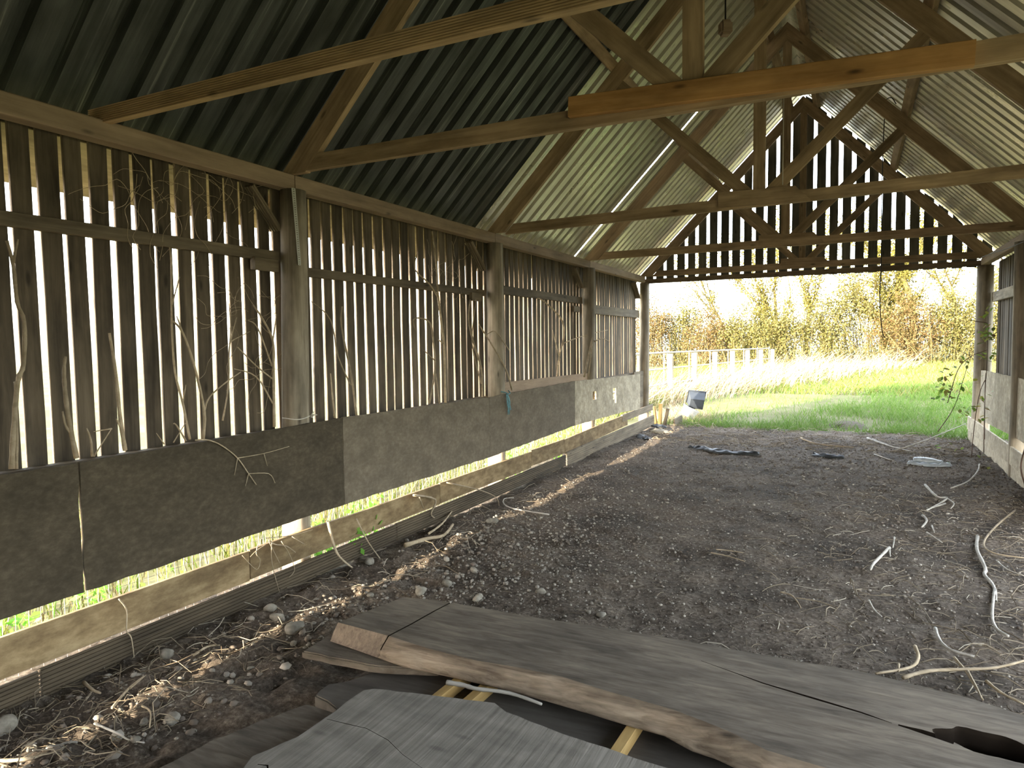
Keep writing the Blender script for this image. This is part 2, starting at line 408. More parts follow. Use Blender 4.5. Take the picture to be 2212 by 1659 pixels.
ICO_F = np.array([(0, 11, 5), (0, 5, 1), (0, 1, 7), (0, 7, 10), (0, 10, 11), (1, 5, 9), (5, 11, 4), (11, 10, 2), (10, 7, 6), (7, 1, 8), (3, 9, 4), (3, 4, 2), (3, 2, 6), (3, 6, 8), (3, 8, 9), (4, 9, 5), (2, 4, 11), (6, 2, 10), (8, 6, 7), (9, 8, 1)])
def pebbles(P, R, seed=0):
    r = np.random.default_rng(seed); n = len(P)
    S = (0.65+0.7*r.random((n, 1, 3)))*R[:, None, None]; S[:, :, 2] *= 0.75
    V = ICO_V[None]*(1+0.32*(r.random((n, 12, 1))-0.5))*S + P[:, None, :]
    F = ICO_F[None]+(np.arange(n)*12)[:, None, None]
    return V.reshape(-1, 3), F.reshape(-1, 3)

# ------------------------------------------------------------------ the barn: dimensions
RIDGE_X, PITCH_T = 2.68, 1.02
TH = math.atan(PITCH_T); CT, ST = math.cos(TH), math.sin(TH)
BAYS = [-6.0, -3.0, 0.0, 3.0, 6.0, 9.0]
def roof_top(x):                      # upper edge of the rafters
    return 2.93 + PITCH_T*(x if x <= RIDGE_X else 2*RIDGE_X-x)

def clip(poly, a, b_, c):             # keep a*x+b*z<=c
    out = []
    for i in range(len(poly)):
        p, q = poly[i], poly[(i+1) % len(poly)]
        dp, dq = a*p[0]+b_*p[1]-c, a*q[0]+b_*q[1]-c
        if dp <= 0: out.append(p)
        if dp*dq < 0:
            s = dp/(dp-dq); out.append((p[0]+(q[0]-p[0])*s, p[1]+(q[1]-p[1])*s))
    return out
def prism(name, poly, y, t, mat, parent, axis):
    """polygon in the x-z plane, thickness t about y; grain along axis=(p0,p1) in x-z"""
    p0, p1 = Vector((axis[0][0], y, axis[0][1])), Vector((axis[1][0], y, axis[1][1]))
    mw = basis(p0, p1); inv = mw.inverted(); n = len(poly)
    V = [inv @ Vector((x, y-t/2, z)) for x, z in poly] + [inv @ Vector((x, y+t/2, z)) for x, z in poly]
    F = [tuple(range(n)), tuple(reversed(range(n, 2*n)))] + [(k+n, (k+1) % n+n, (k+1) % n, k) for k in range(n)]
    bm = bmesh.new(); vs = [bm.verts.new(v) for v in V]
    for f in F: bm.faces.new([vs[i] for i in f])
    bmesh.ops.recalc_face_normals(bm, faces=bm.faces[:])
    me = bpy.data.meshes.new(name); bm.to_mesh(me); bm.free()
    return link(name, me, mat, parent, mw)

# ------------------------------------------------------------------ barn floor (trodden soil) and land outside
def axis_steps(a, b_, s0, s1):
    out = [a]; 
    while out[-1] < b_:
        t = (out[-1]-a)/(b_-a); out.append(out[-1]+s0+(s1-s0)*t)
    return np.array(out)
def soil_z(X, Y):
    z = 0.035*vnoise(X+40, Y+40, 0.9, 1)+0.022*vnoise(X+40, Y+40, 0.28, 2)
    rough = 1.0+1.5*np.exp(-((X-0.75)/0.55)**2)*(Y < 1.5)
    z += rough*(0.020*vnoise(X+40, Y+40, 0.09, 3)+0.012*vnoise(X+40, Y+40, 0.04, 4))
    return z
ys = axis_steps(-4.6, 9.6, 0.022, 0.06); xs = axis_steps(-0.25, 5.7, 0.026, 0.03)
Xg, Yg = np.meshgrid(xs, ys); Zg = soil_z(Xg, Yg)
nx, ny = len(xs), len(ys)
idx = np.arange(nx*ny).reshape(ny, nx)
F = np.stack([idx[:-1, :-1], idx[:-1, 1:], idx[1:, 1:], idx[1:, :-1]], -1).reshape(-1, 4)
floor = np_obj('floor', np.stack([Xg, Yg, Zg], -1).reshape(-1, 3), F, M['soil'], None, True)
tag(floor, 'dark trodden soil floor of the barn', kind='structure')
def land_z(X, Y):
    z = -0.10+0.012*np.clip(Y-9, 0, 60)*(1/(1+np.exp(-(X+3)/3.0)))+0.10*vnoise(X+90, Y+90, 3.5, 11)*np.clip((Y-9)/6, 0.15, 1)
    z += 0.06*np.exp(-((Y-9.6)/0.5)**2)
    return z
xs = np.concatenate([np.arange(-70, -12, 4.0), np.arange(-12, 14, 0.4), np.arange(14, 71, 4.0)])
ysl = np.concatenate([np.arange(-30, -8, 4.0), np.arange(-8, 26, 0.4), np.arange(26, 92, 3.0)])
Xg, Yg = np.meshgrid(xs, ysl); Zg = land_z(Xg, Yg)
nx, ny = len(xs), len(ysl); idx = np.arange(nx*ny).reshape(ny, nx)
F = np.stack([idx[:-1, :-1], idx[:-1, 1:], idx[1:, 1:], idx[1:, :-1]], -1).reshape(-1, 4)
land = np_obj('ground', np.stack([Xg, Yg, Zg], -1).reshape(-1, 3), F, M['field'], None, True)
tag(land, 'rough grassy ground around the barn', kind='structure')

# ------------------------------------------------------------------ left wall
WL = struct('wall_left', (-0.1, 1.5, 0.0))
tag(WL, 'left barn wall of spaced upright boards above nailed board panels')
slat_meshes = [box_mesh('slat', 1.78, 0.093+0.003*k, 0.021, 0.003, 0.0015, k, 6) for k in range(5)]
for k in range(117):
    y = -6.0+0.0645 + 0.1285*k + 0.0035
    yc = y+random.uniform(-0.005, 0.005); x = -0.165+random.uniform(-0.004, 0.004)
    if yc > 8.95: continue
    me = slat_meshes[random.randrange(5)]
    t = random.uniform(-0.006, 0.006)
    mw = basis((x, yc-t, 0.985), (x, yc+t, 2.765), (1, 0, 0))
    link('slat', me, M['slat'], WL, mw)
for (y0, y1), z, h in zip(zip(BAYS[:-1], BAYS[1:]), (2.255, 2.255, 2.172, 2.235, 2.125), (0.07, 0.07, 0.066, 0.096, 0.14)):
    dz = 0.025 if y0 == -3 else 0
    beam('wall_rail', (-0.125, y0+0.07, z-dz*0), (-0.125, y1-0.07, z), 0.05, h, M['rail'], WL, ch=0.003)
for y0, y1 in zip(BAYS[:-1], BAYS[1:]):
    beam('wall_plate', (-0.05, y0+0.004, 2.766), (-0.05, y1-0.004, 2.766), 0.10, 0.107, M['plate'], WL, ch=0.006)
    beam('bottom_rail', (-0.115, y0+0.07, 1.005), (-0.115, y1-0.07, 1.005), 0.07, 0.085, M['rail'], WL, ch=0.003)
beam('ledger_board', (-0.03, 3.1, 1.11), (-0.03, 5.9, 1.09), 0.03, 0.15, M['plate'], WL)
for y, z in ((-0.20, 2.187), (5.65, 2.10), (2.72, 2.12)):
    beam('rail_block', (-0.10, y-0.11, z), (-0.10, y+0.10, z), 0.045, 0.085, M['rail'], WL)
for y in (2.62, 5.62, 8.62):         # knee braces under the plate, cut from grooved decking
    deck_board('knee_brace', (-0.13, y, 2.69), (-0.13, y+0.30, 2.42), 0.03, 0.12, M['deckgrey'], WL, 5, (1, 0, 0))
deck_board('knee_brace', (-0.13, -0.30, 2.70), (-0.13, -0.06, 2.44), 0.03, 0.11, M['deckgrey'], WL, 5, (1, 0, 0))
# nailed sheet panels
def quad_panel(name, c, thick, mat, parent, holes=(), seed=0):
    """c: (y0, z_top0, z_bot0, y1, z_top1, z_bot1) at inner face x; slight warp, optional torn holes"""
    x, y0, t0, b0, y1, t1, b1 = c
    rn = random.Random(seed); nu, nv = 28, 10
    mw = basis((x, y0, (t0+b0)/2), (x, y1, (t1+b1)/2)); inv = mw.inverted()
    bm = bmesh.new(); G = {}
    for i in range(nu+1):
        for j in range(nv+1):
            u, v = i/nu, j/nv
            z = (b0+(b1-b0)*u)*(1-v)+(t0+(t1-t0)*u)*v
            ed = 0.004*rn.uniform(-1, 1) if (j in (0, nv) or i in (0, nu)) else 0
            xx = x - 0.006*math.sin(math.pi*u)*math.sin(2.2*v+seed)
            y = y0+(y1-y0)*u
            G[i, j] = (xx, y + (ed if i in (0, nu) else 0), z + (ed if j in (0, nv) else 0))
    keep = set()
    for i in range(nu):
        for j in range(nv):
            cy = (G[i, j][1]+G[i+1, j][1])/2; cz = (G[i, j][2]+G[i, j+1][2])/2
            if any(abs(cy-h[0]) < h[2] and abs(cz-h[1]) < h[3] for h in holes): continue
            keep.add((i, j))
    vs = {}
    def vert(i, j, back):
        k = (i, j, back)
        if k not in vs:
            q = Vector(G[i, j]); q.x -= thick if back else 0; vs[k] = bm.verts.new(inv @ q)
        return vs[k]
    for (i, j) in keep:
        bm.faces.new([vert(i, j, 0), vert(i+1, j, 0), vert(i+1, j+1, 0), vert(i, j+1, 0)])
        bm.faces.new([vert(i, j+1, 1), vert(i+1, j+1, 1), vert(i+1, j, 1), vert(i, j, 1)])
        for di, dj, a, b_ in ((-1, 0, (i, j+1), (i, j)), (1, 0, (i+1, j), (i+1, j+1)), (0, -1, (i, j), (i+1, j)), (0, 1, (i+1, j+1), (i, j+1))):
            if (i+di, j+dj) not in keep:
                bm.faces.new([vert(*a, 0), vert(*a, 1), vert(*b_, 1), vert(*b_, 0)])
    bmesh.ops.recalc_face_normals(bm, faces=bm.faces[:])
    me = bpy.data.meshes.new(name); bm.to_mesh(me); bm.free()
    return link(name, me, mat, parent, mw)
PJ = [(-5.9, 1.08, 0.425), (-4.08, 1.08, 0.425), (-1.655, 1.072, 0.425), (0.30, 1.090, 0.438), (2.606, 1.066, 0.436), (5.07, 1.093, 0.490), (7.27, 1.057, 0.462), (8.26, 1.041, 0.408)]
plab = [None, None, 'dark stained plywood panel', 'grey-brown plywood panel with a pale scuff', 'mottled grey plywood panel', 'pale strand board panel with two torn holes', 'pale strand board offcut']
for k in range(7):
    a, b_ = PJ[k], PJ[k+1]
    holes = ((5.87, 0.845, 0.09, 0.035), (6.80, 0.80, 0.045, 0.075), (6.84, 0.71, 0.04, 0.04)) if k == 5 else ()
    g0 = 0.007 if k == 2 else 0.004
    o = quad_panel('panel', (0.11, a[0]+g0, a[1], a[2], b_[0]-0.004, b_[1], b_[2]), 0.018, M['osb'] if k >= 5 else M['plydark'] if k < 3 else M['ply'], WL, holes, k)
    if plab[k]: o['label'] = plab[k]
KJ = [(-5.9, -3.2), (-3.19, -0.62), (-0.61, 1.62), (1.63, 3.63), (3.64, 4.68), (4.69, 7.5)]
for k, (a, b_) in enumerate(KJ):
    z = 0.250+(0.012 if k == 4 else 0)
    beam('kick_board', (0.095, a, z), (0.095, b_, z-(0.006 if k < 5 else -0.06)), 0.026, 0.19, M['kick'], WL, ch=0.003, segs=4, waney=0.003, seed=k)
for a, b_, z, h in ((-5.9, -1.9, 0.066, 0.135), (-1.89, 0.9, 0.070, 0.14), (0.91, 4.66, 0.072, 0.145)):
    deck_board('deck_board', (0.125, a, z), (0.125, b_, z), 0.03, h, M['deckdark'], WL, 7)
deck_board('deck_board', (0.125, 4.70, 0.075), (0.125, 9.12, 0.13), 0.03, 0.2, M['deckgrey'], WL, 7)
deck_board('deck_board', (0.100, 7.2, 0.36), (0.100, 9.12, 0.375), 0.03, 0.12, M['deckgrey'], WL, 6)
beam('end_board', (-0.02, 8.30, 0.70), (-0.02, 8.93, 0.70), 0.02, 0.74, M['rail'], WL)
# wire netting outside the open foot of the wall
nb = MB()
for k in range(140): nb.tube([(-0.19, -3.2+0.06*k, -0.08), (-0.19, -3.2+0.06*k+random.uniform(-.006, .006), 0.98)], 0.0014, 3, False)
for k in range(12): nb.tube([(-0.19, -3.2, 0.02+0.085*k), (-0.19, 0.5, 0.02+0.085*k+random.uniform(-.01, .01)), (-0.19, 5.2, 0.02+0.085*k)], 0.0014, 3, False)
nb.build('wire_netting', M['steel'], WL)['kind'] = 'stuff'

# ------------------------------------------------------------------ right wall
WR = struct('wall_right', (5.3, 1.5, 0.0)); tag(WR, 'right barn wall of close upright boards above pale board panels')
rmesh = [box_mesh('slat', 1.75, 0.098, 0.021, 0.003, 0.001, 20+k, 4) for k in range(4)]
for k in range(141):
    y = -5.95+0.107*k
    if y > 8.85 or y < 3.1: continue  # unseen nearer bays left open so fill light comes in
    x = 5.44+random.uniform(-0.005, 0.005)
    link('slat', rmesh[k % 4], M['slat'], WR, basis((x, y, 1.0), (x, y+random.uniform(-.006, .006), 2.75), (1, 0, 0)))
for y0, y1 in zip(BAYS[:-1], BAYS[1:]):
    beam('wall_plate', (5.27, y0+0.004, 2.766), (5.27, y1-0.004, 2.766), 0.10, 0.107, M['plate'], WR, ch=0.006)
    if y0 >= 3: beam('wall_rail', (5.385, y0+0.09, 2.225), (5.385, y1-0.09, 2.225), 0.05, 0.145, M['log'], WR)
for k, (a, b_, t0, t1) in enumerate(((8.55, 5.90, 1.135, 1.155), (5.885, 3.45, 1.15, 1.14))):
    bz = 0.40 if k == 0 else 0.455
    quad_panel('panel', (5.20, a, t0, bz, b_, t1, 0.46), -0.018, M['osb'], WR, (), 40+k)
for k, (a, b_) in enumerate(((3.2, 4.9), (4.91, 9.40))):
    beam('kick_board', (5.165, a, 0.245), (5.165, b_, 0.255), 0.028, 0.215, M['osb'], WR, segs=4, waney=0.003, seed=60+k)
    beam('kick_board', (5.175, a, 0.062), (5.175, b_, 0.062), 0.028, 0.145, M['osb'], WR, segs=4, waney=0.003, seed=70+k)
# ------------------------------------------------------------------ far gable and near gable
WF = struct('wall_far', (2.68, 9.1, 2.7)); tag(WF, 'far gable of spaced dark boards above the open doorway')
for k in range(-1, 28):
    x0, x1 = 0.153+0.1945*k+0.030, 0.153+0.1945*(k+1)-0.030
    x0 = max(x0, -0.02)+random.uniform(-.004, .004); x1 = min(x1, 5.38)+random.uniform(-.004, .004)
    if x1-x0 < 0.03: continue
    up_ = (-0.03 if x0 < 1.2 else -0.13) if x0 < RIDGE_X-0.1 else 0.095
    t0, t1 = roof_top(x0)+up_, roof_top(x1)+up_
    if x0 < RIDGE_X < x1: poly = [(x0, 2.70), (x1, 2.70), (x1, t1), (RIDGE_X, roof_top(RIDGE_X)+0.0), (x0, t0)]
    else: poly = [(x0, 2.70+random.uniform(-.006, .006)), (x1, 2.70+random.uniform(-.006, .006)), (x1, t1-random.uniform(0, .04)), (x0, t0-random.uniform(0, .04))]
    xm = (x0+x1)/2
    prism('slat', poly, 9.09, 0.022, M['gable'], WF, ((xm, 2.7), (xm, max(t0, 2.9))))
beam('lintel_board', (-0.02, 9.062, 2.735), (5.30, 9.062, 2.755), 0.03, 0.085, M['lintel'], WF)
WN = struct('wall_near', (2.68, -6.1, 0)); tag(WN, 'plain boarded near gable, unseen behind the viewer, shutting out the low sun')  # unseen end wall, boarded shut to keep direct sun off the floor
for k in range(28):
    x0, x1 = -0.2+0.2*k, -0.2+0.2*k+0.1995
    t0, t1 = roof_top(x0)+0.105, roof_top(x1)+0.105
    prism('board', [(x0, -0.1), (x1, -0.1), (x1, t1), (x0, t0)], -6.08, 0.022, M['slat'], WN, (((x0+x1)/2, -0.1), ((x0+x1)/2, t0)))

# ------------------------------------------------------------------ roof: purlins, sheets, ridge
CE = struct('ceiling', (2.68, 1.5, 4.2)); tag(CE, 'steep barn roof of box profile metal sheets')
for side in (-1, 1):
    for d in (1.36, 2.50):
        for y0, y1 in zip(BAYS[:-1], BAYS[1:]):
            x = d if side < 0 else 2*RIDGE_X-d
            n = Vector((side*ST, 0, CT)); c = Vector((x, 0, roof_top(x)))+n*0.037
            if y1 == 9.0: y1 = 9.2
            if y0 == -6.0: y0 = -6.1
            beam('purlin', c+Vector((0, y0+0.002, 0)), c+Vector((0, y1-0.002, 0)), 0.10, 0.072, M['truss'], CE, up=n)
def sheet_mesh(name, L, w, pitch=0.2, rib=0.055):
    pts = [(0.0, 0.0)]
    y = 0.0
    while y < w-0.02:
        for dy, z in ((0.118, 0), (0.127, rib), (0.191, rib), (0.2, 0)):
            if y+dy <= w+1e-6: pts.append((y+dy, z))
        y += pitch
    if pts[-1][0] < w-1e-3: pts.append((w, pts[-1][1]))
    n = len(pts); V, F = [], []
    for i in range(3):
        for (a, b_) in pts: V.append((-L/2+L*i/2, a-w/2, b_))
    for i in range(2):
        for k in range(n-1): F.append((i*n+k, (i+1)*n+k, (i+1)*n+k+1, i*n+k+1))
    return mesh_np(name, V, F)
SL = (RIDGE_X+0.46-0.02)/CT
sheet_cache = {}
def roof_sheet(side, y0, y1, mat, lift=0.0):
    w = round(y1-y0+0.0, 3)
    key = (w, mat.name)
    if key not in sheet_cache: sheet_cache[key] = sheet_mesh('roof_sheet', SL, w)
    n = Vector((side*ST, 0, CT)); xa = -0.46 if side < 0 else 2*RIDGE_X+0.46; xb = RIDGE_X-0.02 if side < 0 else RIDGE_X+0.02
    off = n*(0.076+lift)
    a = Vector((xa, (y0+y1)/2, 2.93+PITCH_T*(-0.46)))+off; b_ = Vector((xb, (y0+y1)/2, 2.93+PITCH_T*(RIDGE_X-0.02)))+off
    return link('roof_sheet', sheet_cache[key], mat, CE, basis(a, b_, n))
for k in range(9): roof_sheet(-1, -6.15+k, -5.15+k, M['tin_dark'])
for a, b_ in ((2.85, 3.85), (3.85, 4.85), (4.85, 5.809), (5.815, 6.815), (6.815, 7.815), (7.815, 8.815), (8.815, 9.215)): roof_sheet(-1, a, b_, M['tin'])
for k in range(6): roof_sheet(1, -6.58+k, -5.58+k, M['tin_green'])
for k in range(10): roof_sheet(1, -0.58+k, min(0.42+k, 9.22), M['tin'])
for y0, y1 in zip(BAYS[:-1], BAYS[1:]):
    n = Vector((-ST, 0, CT)); c = Vector((-0.33, 0, roof_top(-0.33)))+n*0.055
    beam('eave_board', c+Vector((0, y0+0.003, 0)), c+Vector((0, y1-0.003, 0)), 0.34, 0.02, M['eave'], CE, up=n)
rc = MB(); zt = roof_top(RIDGE_X)+0.15
for sgn in (-1, 1):
    rc.add([(RIDGE_X, -6.25, zt), (RIDGE_X, 9.3, zt), (RIDGE_X+sgn*0.2, 9.3, zt-0.2), (RIDGE_X+sgn*0.2, -6.25, zt-0.2)], [(0, 1, 2, 3)])
rc.build('ridge_cap', M['tin'], CE)

# ------------------------------------------------------------------ trusses
def truss(y, tz, label, kx):
    t = 0.047
    T = thing('roof_truss', (RIDGE_X, y, 2.83), label, 'truss')
    vth = 0.16/CT
    left = [(-0.25, roof_top(-0.25)), (RIDGE_X, roof_top(RIDGE_X)), (RIDGE_X, roof_top(RIDGE_X)-vth), (0.118, 2.82), (-0.10, 2.82), (-0.25, roof_top(-0.25)-0.06)]
    mir = lambda P: [(2*RIDGE_X-a, b_) for a, b_ in P][::-1]
    prism('rafter', left, y, t, M['truss'], T, ((-0.25, 2.6), (RIDGE_X, 5.59)))
    prism('rafter', mir(left), y, t, M['truss'], T, ((2*RIDGE_X+0.25, 2.6), (RIDGE_X, 5.59)))
    z0, z1 = tz
    tie = [(0.128, z0), (5.24, z1), (5.13, z1+0.103), (0.232, z0+0.103)]
    prism('tie_beam', tie, y, t, M['truss'], T, ((0.1, z0), (5.2, z1)))
    zt = (z0+z1)/2+0.104
    ka, kb = kx-0.052, kx+0.052
    prism('king_post', [(ka, zt), (kb, zt), (kb, roof_top(kb)-vth), (ka, roof_top(ka)-vth)] if ka > RIDGE_X-0.02 else [(ka, zt), (kb, zt), (kb, roof_top(kb)-vth), (RIDGE_X, roof_top(RIDGE_X)-vth-0.002), (ka, roof_top(ka)-vth)], y, t, M['truss'], T, ((2.68, 2.9), (2.68, 5.4)))
    d = Vector((-1, 0.975)).normalized(); nn = Vector((d.y, -d.x))*-1
    p = Vector((kx-0.055, 2.99))+Vector((-0.698, -0.716))*0.053
    a, b_ = p-d*0.4, p+d*2.2
    flat = [tuple(a-nn*0.053), tuple(b_-nn*0.053), tuple(b_+nn*0.053), tuple(a+nn*0.053)]
    poly = clip(flat, 1, 0, kx-0.054); poly = clip(poly, 0, -1, -zt); poly = clip(poly, -PITCH_T, 1, 2.93-vth)
    prism('strut', poly, y, t, M['truss'], T, (tuple(a), tuple(b_)))
    polr = [(2*kx-u, v) for u, v in flat][::-1]
    polr = clip(polr, -1, 0, -(kx+0.054)); polr = clip(polr, 0, -1, -zt); polr = clip(polr, PITCH_T, 1, 2.93-vth+PITCH_T*2*RIDGE_X)
    prism('strut', polr, y, t, M['truss'], T, ((2*kx-a[0], a[1]), (2*kx-b_[0], b_[1])))
    return T
T1 = truss(0.0, (2.829, 2.822), 'nearest roof truss with an orange splice plank on its tie beam', 2.743)
sp = basis((2.072, -0.046, 2.935), (3.964, -0.046, 2.867))
o = link('splice_plank', box_mesh('splice_plank', 1.893, 0.042, 0.108, 0.003), M['splice'], T1, sp); o['label'] = 'orange pine splice plank'
truss(3.0, (2.795, 2.880), 'second roof truss from the camera, tie beam above the second left post', 2.714)
truss(6.0, (2.824, 2.838), 'third roof truss from the camera, darker and lower in view', 2.684)
truss(9.0, (2.812, 2.826), 'farthest roof truss against the slatted gable', 2.694)
for y, T in ((3.0, bpy.data.objects['roof_truss.001']), (6.0, bpy.data.objects['roof_truss.002']), (9.0, bpy.data.objects['roof_truss.003'])):
    prism('gusset_board', [(2.36, 2.86), (3.16, 2.84), (3.02, 2.985), (2.36, 2.995)], y-0.038, 0.026, M['truss'], T, ((2.4, 2.9), (3.1, 2.9)))
o = deck_board('tie_joist', (-0.12, -1.35, 2.845), (5.44, -1.35, 2.845), 0.045, 0.085, M['deck'], None, 8)
tag(o, 'long grooved decking board spanning the barn in front of the nearest truss', 'beam')

# ------------------------------------------------------------------ round posts
def log_post(loc, top, r, lean, label, seed):
    rn = random.Random(seed); V, F = [], []; n, m = 20, 14
    x0, y0 = loc; H = top+0.12
    ph = [rn.uniform(0, 6.28) for _ in range(4)]
    for i in range(m+1):
        t = i/m; cx = 0.006*math.sin(3*t+ph[0]); cy = 0.006*math.sin(4*t+ph[1])
        for k in range(n):
            q = 2*math.pi*k/n
            rr = r*(1.06-0.10*t)*(1+0.035*math.sin(2*q+ph[2]+t)+0.02*math.sin(5*q+ph[3]+2*t)+rn.uniform(-.012, .012))
            V.append((-H/2+H*t, cx+rr*math.cos(q), cy+rr*math.sin(q)))
    for i in range(m):
        for k in range(n):
            a = i*n+k; b_ = i*n+(k+1) % n; F.append((a, b_, b_+n, a+n))
    F.append(tuple(reversed(range(n)))); F.append(tuple(range(m*n, m*n+n)))
    me = mesh_np('timber_post', V, F, True)
    o = link('timber_post', me, M['log'], None, basis((x0-lean[0], y0-lean[1], -0.12), (x0+lean[0], y0+lean[1], top), (1, 0, 0)))
    return tag(o, label, 'post')
log_post((-0.03, -0.03), 2.712, 0.094, (0, 0.035), 'thick round grey post with a perforated metal strap, nearest on the left', 1)
log_post((-0.03, 3.03), 2.712, 0.098, (0, 0.012), 'round grey post with blue twine at its foot on the left wall', 2)
log_post((-0.03, 5.995), 2.712, 0.090, (0, 0.012), 'round grey post beside the pale strand board panel', 3)
log_post((-0.03, 9.02), 2.712, 0.090, (0, 0.06), 'round corner post at the left of the doorway', 4)
log_post((5.275, 9.0), 2.712, 0.112, (0.0, 0.0), 'round corner post at the right of the doorway with brambles', 5)
log_post((5.255, 6.05), 2.712, 0.108, (-0.01, 0.0), 'round post at the right edge of the photo beside the right panels', 6)
